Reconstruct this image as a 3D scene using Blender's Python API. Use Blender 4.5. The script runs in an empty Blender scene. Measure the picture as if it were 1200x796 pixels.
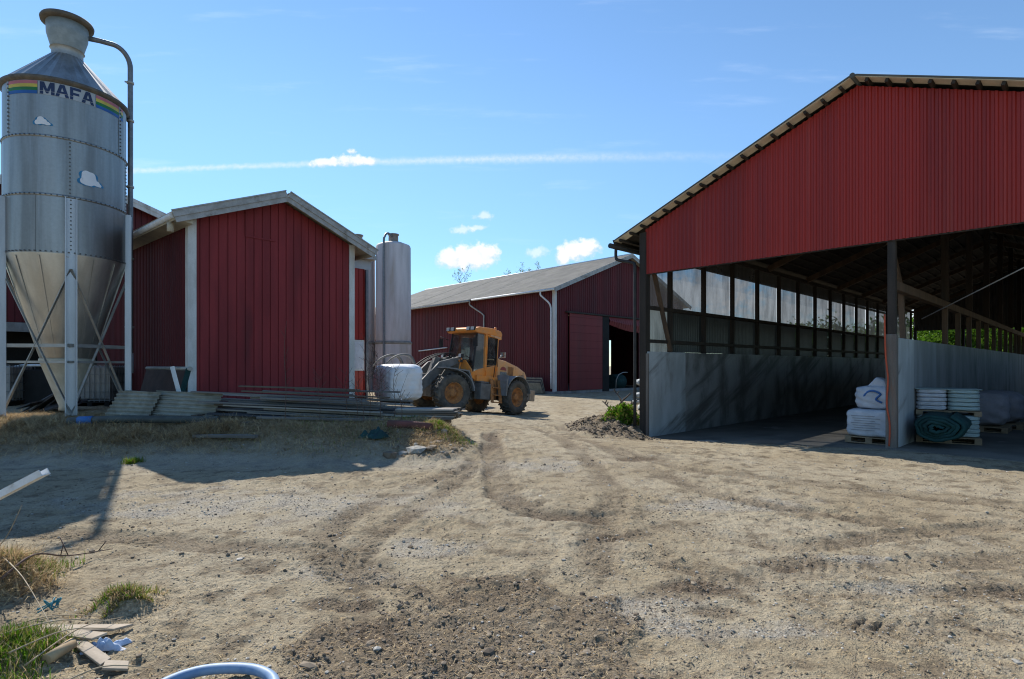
import bpy, bmesh, math, random
import numpy as np
from mathutils import Vector, Matrix
random.seed(7); RNG = np.random.default_rng(11)
C = bpy.context.scene.collection
S = bpy.context.scene
# ------------------------------------------------------------------ camera, sky, sun, exposure
CAMH = 1.65
cd = bpy.data.cameras.new('camera'); cam = bpy.data.objects.new('camera', cd); C.objects.link(cam)
cd.sensor_width = 36; cd.lens = 19.5; cd.shift_y = 0.025; cd.clip_start = 0.05; cd.clip_end = 3000
cam.location = (0, 0, CAMH); cam.rotation_euler = (math.pi/2, 0, 0); S.camera = cam
SUN_AZ, SUN_EL = math.radians(-33.0), math.radians(42.5)      # azimuth from +Y towards +X
ld = bpy.data.lights.new('sun', 'SUN'); ld.energy = 4.7; ld.angle = math.radians(0.5); ld.color = (1, .95, .87)
lo = bpy.data.objects.new('sun', ld); C.objects.link(lo)
sdir = Vector((math.sin(SUN_AZ)*math.cos(SUN_EL), math.cos(SUN_AZ)*math.cos(SUN_EL), math.sin(SUN_EL)))
lo.rotation_euler = (-sdir).to_track_quat('-Z', 'Y').to_euler(); lo.location = (0, 0, 60)
S.view_settings.view_transform = 'Standard'; S.view_settings.look = 'None'
S.view_settings.exposure = 0.5; S.view_settings.gamma = 1.0
try:
    S.cycles.max_bounces = 8; S.cycles.diffuse_bounces = 4; S.cycles.transparent_max_bounces = 12
    S.cycles.use_denoising = True; S.cycles.filter_width = 1.15; S.cycles.caustics_reflective = False; S.cycles.caustics_refractive = False
except Exception: pass

class NT:
    """short-hand for building node trees"""
    def __init__(s, t): s.t = t
    def n(s, typ, **kw):
        o = s.t.nodes.new(typ)
        for k, v in kw.items():
            if k.startswith('i_'):
                o.inputs[k[2:].replace('_', ' ')].default_value = v
            else: setattr(o, k, v)
        return o
    def l(s, a, b): s.t.links.new(a, b)
    def m(s, op, a, b=None, c=None, clamp=False):
        o = s.t.nodes.new('ShaderNodeMath'); o.operation = op; o.use_clamp = clamp
        for i, x in enumerate((a, b, c)):
            if x is None: continue
            if isinstance(x, (int, float)): o.inputs[i].default_value = x
            else: s.l(x, o.inputs[i])
        return o.outputs[0]
    def mix(s, fac, a, b, mode='MIX'):
        o = s.t.nodes.new('ShaderNodeMix'); o.data_type = 'RGBA'; o.blend_type = mode
        for sock, x in ((o.inputs[0], fac), (o.inputs[6], a), (o.inputs[7], b)):
            if isinstance(x, (int, float)): sock.default_value = x
            elif isinstance(x, tuple): sock.default_value = (x + (1,))[:4]
            else: s.l(x, sock)
        return o.outputs[2]
    def ramp(s, fac, lo, hi):
        o = s.t.nodes.new('ShaderNodeMapRange'); o.interpolation_type = 'SMOOTHSTEP'
        o.inputs[1].default_value = lo; o.inputs[2].default_value = hi
        s.l(fac, o.inputs[0]); return o.outputs[0]
    def noise(s, vec, scale, detail=4, rough=.55, out=0):
        o = s.t.nodes.new('ShaderNodeTexNoise'); o.inputs['Scale'].default_value = scale
        o.inputs['Detail'].default_value = detail; o.inputs['Roughness'].default_value = rough
        if vec is not None: s.l(vec, o.inputs['Vector'])
        return o.outputs[out]

def make_world():
    w = bpy.data.worlds.new('World'); S.world = w; w.use_nodes = True
    t = w.node_tree; t.nodes.clear(); N = NT(t)
    sky = N.n('ShaderNodeTexSky'); sky.sky_type = 'NISHITA'; sky.sun_disc = False
    sky.sun_elevation = SUN_EL; sky.sun_rotation = SUN_AZ; sky.altitude = 100
    sky.air_density = 1.0; sky.dust_density = 0.0; sky.ozone_density = 2.0
    hs = N.n('ShaderNodeHueSaturation'); hs.inputs['Saturation'].default_value = 1.08; hs.inputs['Value'].default_value = 1.0
    N.l(sky.outputs[0], hs.inputs['Color'])
    tc = N.n('ShaderNodeTexCoord'); sx = N.n('ShaderNodeSeparateXYZ'); N.l(tc.outputs['Generated'], sx.inputs[0])
    X, Y, Z = sx.outputs
    fw = N.m('GREATER_THAN', Y, 0.05)
    Ys = N.m('MAXIMUM', Y, 0.05)
    a = N.m('DIVIDE', X, Ys); b = N.m('DIVIDE', Z, Ys)
    cb = N.n('ShaderNodeCombineXYZ'); N.l(a, cb.inputs[0]); N.l(b, cb.inputs[1]); P = cb.outputs[0]
    warp = N.noise(P, 14, 6, .6); warp2 = N.noise(P, 60, 5, .6); big = N.noise(P, 5, 4, .5)
    col = N.mix(1.0, hs.outputs[0], (.90, .955, .96), 'MULTIPLY')
    col = N.mix(N.m('SUBTRACT', 1.0, N.ramp(Z, .02, .42)), col, N.mix(1.0, col, (.60, .71, .82), 'MULTIPLY'))
    def cloud(col, ca, cbb, wa, wb, dens, soft, wamp, white=(5.6, 5.65, 5.75), dark=(4.1, 4.4, 4.8)):
        da = N.m('DIVIDE', N.m('SUBTRACT', a, ca), wa); db = N.m('DIVIDE', N.m('SUBTRACT', b, cbb), wb)
        r = N.m('SQRT', N.m('ADD', N.m('MULTIPLY', da, da), N.m('MULTIPLY', db, db)))
        f = N.m('SUBTRACT', 1.0, r)
        f = N.m('ADD', f, N.m('MULTIPLY', N.m('SUBTRACT', warp, .5), wamp))
        f = N.m('ADD', f, N.m('MULTIPLY', N.m('SUBTRACT', warp2, .5), wamp*.9))
        mask = N.m('MULTIPLY', N.m('MULTIPLY', N.ramp(f, 0.0, soft), dens), fw)
        sh = N.ramp(N.m('ADD', N.m('ADD', f, N.m('MULTIPLY', db, .35)), N.m('MULTIPLY', N.m('SUBTRACT', warp2, .5), 1.2)), -.1, .7)
        return N.mix(mask, col, N.mix(sh, dark, white))
    def pa(px): return (px-600)/650
    def pb(py): return (428-py)/650
    # contrail: a straight band across the sky, ragged on its upper side
    mid = N.m('ADD', N.m('ADD', .3722, N.m('MULTIPLY', a, .0165)), N.m('MULTIPLY', N.m('MULTIPLY', N.m('SUBTRACT', a, .05), N.m('SUBTRACT', a, .05)), -.02))
    wid = N.m('ADD', .0075, N.m('MULTIPLY', N.ramp(a, -.45, .1), .0055))
    off = N.m('ADD', N.m('SUBTRACT', b, mid), N.m('MULTIPLY', N.m('SUBTRACT', warp2, .5), .009))
    k = N.m('SUBTRACT', 1.0, N.m('DIVIDE', N.m('ABSOLUTE', off), wid))
    fine = N.noise(P, 130, 3, .6)
    k = N.m('MULTIPLY', N.ramp(k, 0, 1.1), N.m('ADD', .38, N.m('MULTIPLY', N.ramp(fine, .2, .8), .55)), clamp=True)
    k = N.m('MULTIPLY', k, N.m('SUBTRACT', 1.0, N.m('MULTIPLY', N.ramp(a, -.1, .42), .82)))
    k = N.m('MULTIPLY', N.m('MULTIPLY', k, .62), fw)
    col = N.mix(k, col, (5.0, 5.25, 5.6))
    # faint cirrus streaks
    cs = N.n('ShaderNodeMapping'); cs.inputs['Scale'].default_value = (2.2, 16, 1); cs.inputs['Rotation'].default_value = (0, 0, .22); N.l(P, cs.inputs[0])
    ci = N.ramp(N.noise(cs.outputs[0], 1.6, 5, .6), .55, .85)
    col = N.mix(N.m('MULTIPLY', N.m('MULTIPLY', ci, .14), fw), col, (6.4, 6.9, 7.5))
    for px, py, w_, h_ in ((411, 187, 20, 9), (380, 191, 24, 6), (432, 189, 12, 6), (412, 178, 8, 5)):
        col = cloud(col, pa(px), pb(py), w_/650, h_/650, .8, .6, 2.0)
    for px, py, w_, h_ in ((527, 303, 23, 14), (556, 301, 34, 18), (572, 294, 18, 12), (690, 289, 18, 12), (672, 296, 24, 13), (660, 303, 12, 9)):
        col = cloud(col, pa(px), pb(py), w_/650, h_/650, .95, .6, 1.5)
    for px, py, w_, h_ in ((545, 270, 16, 6), (567, 254, 14, 6), (560, 267, 18, 5), (632, 296, 16, 10)):
        col = cloud(col, pa(px), pb(py), w_/650, h_/650, .5, .8, 2.2)
    for px, py, w_, h_ in ((820, 345, 95, 45), (930, 360, 120, 40), (1080, 370, 150, 40), (330, 395, 130, 30), (80, 380, 150, 30)):
        col = cloud(col, pa(px), pb(py), w_/650, h_/650, .8, .7, 1.4, white=(4.6, 4.7, 4.9), dark=(3.0, 3.3, 3.7))
    bg = N.n('ShaderNodeBackground'); bg.inputs['Strength'].default_value = 0.14; N.l(col, bg.inputs[0])
    out = N.n('ShaderNodeOutputWorld'); N.l(bg.outputs[0], out.inputs[0])
make_world()

# ------------------------------------------------------------------ materials
def M(name, col, col2=None, rough=.7, metal=0.0, scale=2.0, stretch=(1, 1, 1), lo=.35, hi=.65, bump=0.0, bscale=60, fine=.12, fscale=45, spec=.35, col3=None, scale3=.7, lo3=.55, hi3=.75, detail=5, smear=None):
    """principled material: base colour, larger worn patches (col2), stains (col3), fine grain and bump"""
    m = bpy.data.materials.new(name); m.use_nodes = True; t = m.node_tree; N = NT(t)
    b = t.nodes['Principled BSDF']; tc = N.n('ShaderNodeTexCoord'); mp = N.n('ShaderNodeMapping')
    mp.inputs['Scale'].default_value = stretch; N.l(tc.outputs['Object'], mp.inputs[0]); V = mp.outputs[0]
    if col2 is None: col2 = tuple(c*.75 for c in col)
    c = N.mix(N.ramp(N.noise(V, scale, detail), lo, hi), col, col2)
    if col3 is not None:
        c = N.mix(N.ramp(N.noise(V, scale3, 6, .65), lo3, hi3), c, col3)
    if smear is not None:      # slanting rubbed streaks: (colour, angle about X, stretch, low, high)
        ms = N.n('ShaderNodeMapping'); ms.vector_type = 'TEXTURE'; ms.inputs['Rotation'].default_value = (smear[1], 0, 0); ms.inputs['Scale'].default_value = (1, smear[2], .45)
        N.l(tc.outputs['Object'], ms.inputs[0]); c = N.mix(N.ramp(N.noise(ms.outputs[0], 1.0, 5, .6), smear[3], smear[4]), c, smear[0])
    if fine > 0:
        f = N.noise(tc.outputs['Object'], fscale, 3, .6)
        g = N.m('ADD', 1-fine, N.m('MULTIPLY', f, 2*fine)); cc = N.n('ShaderNodeCombineColor')
        for i in range(3): N.l(g, cc.inputs[i])
        c = N.mix(1.0, c, cc.outputs[0], 'MULTIPLY')
    N.l(c, b.inputs['Base Color'])
    b.inputs['Metallic'].default_value = metal; b.inputs['Specular IOR Level'].default_value = spec
    r = N.m('ADD', rough-.1, N.m('MULTIPLY', N.noise(V, scale*2.3, 4), .2), clamp=True); N.l(r, b.inputs['Roughness'])
    if bump > 0:
        bp = N.n('ShaderNodeBump'); bp.inputs['Strength'].default_value = 1; bp.inputs['Distance'].default_value = bump
        N.l(N.noise(V, bscale, 4, .6), bp.inputs['Height']); N.l(bp.outputs[0], b.inputs['Normal'])
    return m

def M_sheet(name, col, tr, transp):
    """weathered translucent plastic sheet: lets sky through, scatters the rest"""
    m = bpy.data.materials.new(name); m.use_nodes = True; t = m.node_tree; t.nodes.clear(); N = NT(t)
    tc = N.n('ShaderNodeTexCoord'); mp = N.n('ShaderNodeMapping'); mp.inputs['Scale'].default_value = (1, 1, .25); N.l(tc.outputs['Object'], mp.inputs[0])
    d = N.n('ShaderNodeBsdfDiffuse'); tl = N.n('ShaderNodeBsdfTranslucent'); tp = N.n('ShaderNodeBsdfTransparent'); gl = N.n('ShaderNodeBsdfGlossy')
    dirt = N.ramp(N.noise(mp.outputs[0], 2.2, 6, .65), .35, .7)
    c = N.mix(dirt, col, tuple(x*.55 for x in col)); N.l(c, d.inputs[0]); N.l(c, tl.inputs[0])
    gl.inputs['Roughness'].default_value = .3; tp.inputs[0].default_value = (.9, .93, .95, 1)
    a = N.n('ShaderNodeMixShader'); a.inputs[0].default_value = tr; N.l(d.outputs[0], a.inputs[1]); N.l(tl.outputs[0], a.inputs[2])
    b = N.n('ShaderNodeMixShader'); N.l(N.m('MULTIPLY', N.m('SUBTRACT', 1.25, N.m('MULTIPLY', dirt, .6)), transp, clamp=True), b.inputs[0])
    N.l(a.outputs[0], b.inputs[1]); N.l(tp.outputs[0], b.inputs[2])
    e = N.n('ShaderNodeMixShader'); e.inputs[0].default_value = .04; N.l(b.outputs[0], e.inputs[1]); N.l(gl.outputs[0], e.inputs[2])
    o = N.n('ShaderNodeOutputMaterial'); N.l(e.outputs[0], o.inputs[0]); return m

def M_leaf(name, col, col2, tl=.35, tint=(1.3, 1.5, .6)):
    m = bpy.data.materials.new(name); m.use_nodes = True; t = m.node_tree; t.nodes.clear(); N = NT(t)
    tc = N.n('ShaderNodeTexCoord'); c = N.mix(N.ramp(N.noise(tc.outputs['Object'], 6, 4, .7), .3, .7), col, col2)
    d = N.n('ShaderNodeBsdfDiffuse'); l = N.n('ShaderNodeBsdfTranslucent'); N.l(c, d.inputs[0])
    N.l(N.mix(1.0, c, tint, 'MULTIPLY'), l.inputs[0])
    a = N.n('ShaderNodeMixShader'); a.inputs[0].default_value = tl; N.l(d.outputs[0], a.inputs[1]); N.l(l.outputs[0], a.inputs[2])
    o = N.n('ShaderNodeOutputMaterial'); N.l(a.outputs[0], o.inputs[0]); return m

def M_glass(name, tint, mixf=.75):
    m = bpy.data.materials.new(name); m.use_nodes = True; t = m.node_tree; t.nodes.clear(); N = NT(t)
    tp = N.n('ShaderNodeBsdfTransparent'); tp.inputs[0].default_value = tint + (1,)
    g = N.n('ShaderNodeBsdfGlossy'); g.inputs['Roughness'].default_value = .05; g.inputs[0].default_value = (.85, .9, .95, 1)
    df = N.n('ShaderNodeBsdfDiffuse'); df.inputs[0].default_value = (.35, .33, .3, 1)
    fr = N.n('ShaderNodeFresnel'); fr.inputs[0].default_value = 1.5
    tc = N.n('ShaderNodeTexCoord')
    d0 = N.n('ShaderNodeMixShader'); N.l(N.m('MULTIPLY', N.ramp(N.noise(tc.outputs['Object'], 3, 5), .35, .8), .3), d0.inputs[0]); N.l(tp.outputs[0], d0.inputs[1]); N.l(df.outputs[0], d0.inputs[2])
    a = N.n('ShaderNodeMixShader'); N.l(N.m('MULTIPLY', N.m('ADD', fr.outputs[0], .03), 1.0, clamp=True), a.inputs[0]); N.l(d0.outputs[0], a.inputs[1]); N.l(g.outputs[0], a.inputs[2])
    o = N.n('ShaderNodeOutputMaterial'); N.l(a.outputs[0], o.inputs[0]); return m

V3 = (1, 1, .12)
mat = dict(
 red_steel=M('red_steel', (.35, .024, .015), (.245, .018, .013), rough=.5, scale=1.3, stretch=(1, 1, .05), fine=.08, spec=.4, col3=(.34, .05, .035), lo3=.55, hi3=.85, scale3=2.0),
 red_wood=M('red_wood', (.245, .031, .034), (.175, .023, .026), rough=.75, scale=2.5, stretch=V3, fine=.2, fscale=70, bump=.002, bscale=50, col3=(.10, .02, .022), lo3=.62, hi3=.8, scale3=1.2),
 red_barn=M('red_barn', (.108, .012, .0165), (.078, .0105, .014), rough=.7, scale=1.2, stretch=V3, fine=.15, col3=(.07, .018, .022), lo3=.5, hi3=.8, scale3=.8),
 red_door=M('red_door', (.20, .032, .034), (.17, .03, .03), rough=.65, scale=1.2, stretch=V3, fine=.12, col3=(.13, .035, .035), lo3=.55, hi3=.8),
 white_wood=M('white_wood', (.62, .62, .60), (.50, .50, .47), rough=.7, scale=6, stretch=(1, 1, .3), fine=.15, col3=(.34, .30, .26), lo3=.58, hi3=.75, scale3=3),
 grey_fascia=M('grey_fascia', (.40, .40, .39), (.30, .295, .28), rough=.8, scale=5, fine=.2, bump=.002, col3=(.20, .17, .14), lo3=.55, hi3=.7, scale3=2.5),
 soffit=M('soffit', (.50, .46, .36), (.40, .36, .28), rough=.8, scale=3, fine=.15),
 fibre_cement=M('fibre_cement', (.125, .118, .105), (.082, .078, .07), rough=.9, scale=.9, stretch=(1, 1, 1), fine=.2, fscale=12, bump=.004, bscale=18, col3=(.10, .105, .075), lo3=.5, hi3=.75, scale3=1.6),
 fibre_dark=M('fibre_dark', (.10, .098, .09), (.075, .075, .065), rough=.9, scale=1.5, fine=.2, bump=.004, bscale=18),
 verge_sheet_lit=M('verge_sheet_lit', (.78, .74, .60), (.66, .62, .50), rough=.8, scale=4, fine=.15, col3=(.3, .27, .2), lo3=.6, hi3=.8, scale3=3),  # same roof panel as inside, paled for light bounced off the ground
 dark_timber=M('dark_timber', (.050, .040, .032), (.033, .028, .024), rough=.85, scale=6, stretch=V3, fine=.25, bump=.003, bscale=30),
 brown_timber=M('brown_timber', (.13, .085, .055), (.085, .06, .042), rough=.85, scale=6, stretch=V3, fine=.25, bump=.003, bscale=30),
 post_grey=M('post_grey', (.20, .18, .155), (.13, .11, .095), rough=.85, scale=5, stretch=V3, fine=.25, bump=.003, bscale=40, col3=(.24, .10, .05), lo3=.58, hi3=.72, scale3=1.5),
 roof_inside_shaded=M('roof_inside_shaded', (.035, .030, .024), (.022, .019, .016), rough=.9, scale=2, fine=.3),  # underside of the same panel, interior shade put into the colour
 concrete=M('concrete', (.30, .31, .31), (.22, .225, .22), rough=.85, scale=1.6, stretch=(1, 1, .35), fine=.15, bump=.002, col3=(.12, .115, .105), lo3=.45, hi3=.75, scale3=.9),
 concrete_mid=M('concrete_mid', (.26, .255, .245), (.165, .16, .152), rough=.85, scale=1.2, stretch=(1, 1, .4), fine=.2, bump=.003, col3=(.085, .08, .072), lo3=.5, hi3=.75, scale3=.8),
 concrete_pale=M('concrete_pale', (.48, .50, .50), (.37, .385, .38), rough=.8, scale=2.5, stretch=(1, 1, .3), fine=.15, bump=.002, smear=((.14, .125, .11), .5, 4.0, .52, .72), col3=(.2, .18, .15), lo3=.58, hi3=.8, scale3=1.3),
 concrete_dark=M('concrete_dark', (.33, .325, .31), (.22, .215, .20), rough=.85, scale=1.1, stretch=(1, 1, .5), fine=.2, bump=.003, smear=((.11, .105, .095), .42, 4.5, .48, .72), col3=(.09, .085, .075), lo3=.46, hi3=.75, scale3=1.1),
 slab=M('slab', (.17, .155, .13), (.11, .10, .085), rough=.85, scale=.9, fine=.25, fscale=30, bump=.004, bscale=25, col3=(.36, .35, .33), lo3=.58, hi3=.72, scale3=.8),
 galv=M('galv', (.33, .33, .32), (.215, .213, .205), rough=.46, metal=.85, scale=3, stretch=(1, 1, .06), fine=.13, fscale=18, spec=.5, col3=(.33, .335, .34), lo3=.5, hi3=.8, scale3=5),
 galv_cone=M('galv_cone', (.56, .545, .50), (.42, .405, .37), rough=.42, metal=.8, scale=3, stretch=(1, 1, .1), fine=.08, fscale=25, spec=.5),
 galv_leg=M('galv_leg', (.56, .58, .60), (.46, .48, .5), rough=.5, metal=.45, scale=4, stretch=V3, fine=.08, fscale=30, spec=.5),
 galv_brace=M('galv_brace', (.40, .395, .37), (.32, .31, .28), rough=.55, metal=.45, scale=4, fine=.1, spec=.5),
 pipe_grey=M('pipe_grey', (.20, .205, .215), (.15, .155, .165), rough=.5, metal=.5, scale=6, fine=.15, spec=.5),
 bolt=M('bolt', (.13, .13, .13), rough=.6, metal=.4),
 lid=M('lid', (.30, .33, .33), (.24, .27, .27), rough=.6, metal=.2, scale=6, fine=.1),
 lid_brown=M('lid_brown', (.14, .115, .085), (.09, .075, .06), rough=.7, scale=7, fine=.15),
 boot_white=M('boot_white', (.55, .53, .44), (.45, .43, .35), rough=.55, scale=4, fine=.1, col3=(.33, .29, .22), lo3=.6, hi3=.78, scale3=3),
 navy=M('navy', (.018, .035, .10), rough=.5, fine=.05), sticker=M('sticker', (.40, .42, .44), (.34, .36, .38), rough=.55, fine=.06),
 r_pink=M('r_pink', (.52, .16, .19), rough=.5, fine=.05), r_yel=M('r_yel', (.58, .47, .08), rough=.5, fine=.05),
 r_grn=M('r_grn', (.02, .17, .045), rough=.5, fine=.05), r_blue=M('r_blue', (.02, .11, .36), rough=.5, fine=.05),
 c_white=M('c_white', (.74, .74, .75), (.66, .66, .68), rough=.5, fine=.05), c_blue=M('c_blue', (.03, .20, .38), rough=.5, fine=.05),
 tank=M('tank', (.60, .54, .53), (.46, .41, .40), rough=.6, scale=1.6, stretch=(1, 1, .15), fine=.08, fscale=20, col3=(.38, .31, .26), lo3=.5, hi3=.75, scale3=1.5),
 tank_band=M('tank_band', (.28, .25, .22), rough=.7, scale=5),
 orange=M('orange', (.92, .31, .045), (.80, .32, .09), rough=.5, scale=4, fine=.12, col3=(.42, .27, .15), lo3=.55, hi3=.75, scale3=2.6, spec=.4),
 orange_faded=M('orange_faded', (.90, .43, .15), (.80, .44, .22), rough=.6, scale=3, fine=.12, col3=(.35, .23, .14), lo3=.5, hi3=.75, scale3=2.4),
 rust=M('rust', (.50, .22, .07), (.36, .16, .065), rough=.75, scale=9, fine=.2, col3=(.13, .09, .065), lo3=.5, hi3=.7, scale3=6),
 machine_grey=M('machine_grey', (.19, .18, .17), (.13, .125, .115), rough=.65, scale=5, fine=.15, col3=(.24, .215, .18), lo3=.52, hi3=.75, scale3=3),
 fender=M('fender', (.24, .245, .25), (.19, .19, .185), rough=.6, scale=4, fine=.12, col3=(.26, .235, .2), lo3=.5, hi3=.75, scale3=3),
 machine_black=M('machine_black', (.022, .022, .022), (.035, .033, .03), rough=.55, scale=5, fine=.1),
 rubber=M('rubber', (.075, .068, .058), (.125, .11, .09), rough=.85, scale=5, fine=.2, bump=.002, col3=(.21, .18, .14), lo3=.52, hi3=.75, scale3=4),
 glass=M_glass('glass', (.35, .42, .42)), lamp_glass=M('lamp_glass', (.75, .75, .72), rough=.2, spec=.6), amber=M('amber', (.7, .22, .02), rough=.3),
 wrap=M('wrap', (.86, .86, .86), (.78, .78, .78), rough=.38, scale=4, fine=.04, bump=.012, bscale=7, spec=.45, col3=(.55, .54, .52), lo3=.6, hi3=.8, scale3=2),
 chrome=M('chrome', (.6, .6, .6), rough=.25, metal=.9),
 board=M('board', (.19, .175, .155), (.13, .12, .105), rough=.85, scale=5, stretch=(.15, 1, 1), fine=.2, bump=.002, col3=(.09, .08, .07), lo3=.5, hi3=.75, scale3=2),
 board_pale=M('board_pale', (.38, .355, .32), (.29, .27, .24), rough=.85, scale=5, stretch=(.15, 1, 1), fine=.2, bump=.002, col3=(.2, .17, .14), lo3=.55, hi3=.75, scale3=2),
 board_brown=M('board_brown', (.15, .115, .08), (.10, .08, .06), rough=.85, scale=5, stretch=(.15, 1, 1), fine=.2, bump=.002),
 board_fresh=M('board_fresh', (.40, .33, .25), (.30, .25, .19), rough=.85, scale=7, stretch=(.2, 1, 1), fine=.2, bump=.003, bscale=40, col3=(.16, .12, .09), lo3=.58, hi3=.75, scale3=3),
 eternit=M('eternit', (.31, .295, .24), (.23, .215, .17), rough=.9, scale=4, fine=.08, col3=(.15, .14, .10), lo3=.6, hi3=.75, scale3=2),
 eternit_dark=M('eternit_dark', (.07, .07, .075), (.045, .045, .05), rough=.85, scale=4, fine=.2, bump=.003),
 panel_brown=M('panel_brown', (.075, .05, .045), (.055, .038, .035), rough=.8, scale=3, fine=.2),
 teal=M('teal', (.012, .055, .052), (.008, .035, .036), rough=.8, scale=5, fine=.2, bump=.006, bscale=22),
 bag_white=M('bag_white', (.56, .58, .62), (.47, .49, .52), rough=.6, scale=5, fine=.1, bump=.008, bscale=14),
 bag_green=M('bag_green', (.33, .42, .41), (.38, .47, .46), rough=.5, scale=5, fine=.1, bump=.006, bscale=14),
 bag_grey=M('bag_grey', (.33, .31, .34), (.26, .25, .27), rough=.8, scale=5, fine=.15, bump=.01, bscale=12),
 bag_blue=M('bag_blue', (.05, .16, .42), rough=.5), print_grey=M('print_grey', (.24, .25, .28), rough=.6),
 pallet=M('pallet', (.30, .22, .14), (.22, .16, .10), rough=.85, scale=6, fine=.25),
 strap=M('strap', (.55, .09, .035), (.42, .08, .04), rough=.6, scale=12), rope=M('rope', (.42, .42, .42), rough=.7),
 hose_blue=M('hose_blue', (.16, .26, .42), (.25, .35, .48), rough=.5, scale=9, fine=.1, col3=(.33, .38, .45), lo3=.55, hi3=.75, scale3=6),
 rag=M('rag', (.36, .46, .62), (.52, .58, .68), rough=.7, scale=14, bump=.004, bscale=30),
 white_metal=M('white_metal', (.70, .71, .72), (.58, .58, .57), rough=.45, scale=6, fine=.1, col3=(.3, .26, .2), lo3=.6, hi3=.78, scale3=7),
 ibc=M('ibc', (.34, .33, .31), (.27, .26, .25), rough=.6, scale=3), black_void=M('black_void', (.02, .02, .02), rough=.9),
 bark=M('bark', (.085, .065, .05), (.05, .04, .032), rough=.9, scale=7, stretch=V3, bump=.01, bscale=20),
 twig=M('twig', (.13, .08, .06), (.08, .055, .045), rough=.8, scale=10), stalk=M('stalk', (.42, .34, .23), (.30, .23, .15), rough=.8, scale=10),
 log=M('log', (.17, .06, .05), (.11, .05, .04), rough=.85, scale=7, fine=.2, bump=.006), log_end=M('log_end', (.45, .33, .19), (.33, .23, .13), rough=.8, scale=14),
 tube_dark=M('tube_dark', (.075, .085, .075), (.05, .055, .05), rough=.6, scale=5, fine=.15), blue_tape=M('blue_tape', (.03, .13, .36), rough=.5),
 leaf_a=M_leaf('leaf_a', (.085, .16, .020), (.045, .10, .012)), leaf_b=M_leaf('leaf_b', (.11, .17, .03), (.055, .10, .018)),
 leaf_sparse=M_leaf('leaf_sparse', (.22, .20, .08), (.15, .14, .05)), conifer=M_leaf('conifer', (.028, .05, .02), (.018, .034, .014), .15),
 grass_green=M_leaf('grass_green', (.12, .22, .022), (.07, .15, .016), .4), grass_yellow=M_leaf('grass_yellow', (.24, .23, .07), (.17, .16, .05), .3, (1.2, 1.25, .6)),
 straw=M_leaf('straw', (.66, .52, .31), (.50, .38, .22), .25, (1.1, 1.0, .85)), straw_dark=M_leaf('straw_dark', (.42, .30, .17), (.27, .19, .11), .2, (1.1, 1.0, .85)),
 grit=M('grit', (.46, .43, .38), (.34, .32, .28), rough=.85, scale=12, fine=.2),
 soil_pale=M('soil_pale', (.26, .21, .15), (.19, .15, .11), rough=.95, scale=9, fine=.3),
 soil=M('soil', (.16, .125, .09), (.11, .085, .062), rough=.95, scale=9, fine=.3), stone=M('stone', (.34, .32, .28), (.22, .205, .175), rough=.85, scale=12, fine=.2),
 tape_red=M('tape_red', (.45, .08, .07), rough=.5), white_paint=M('white_paint', (.75, .75, .74), rough=.6, fine=.05),
)
mat['sheet_clear'] = M_sheet('sheet_clear', (.085, .09, .095), .36, .25)
mat['sheet_green'] = M_sheet('sheet_green', (.020, .026, .028), .12, .0)
mat['sheet_pale'] = M_sheet('sheet_pale', (.17, .205, .21), .4, .03)
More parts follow.
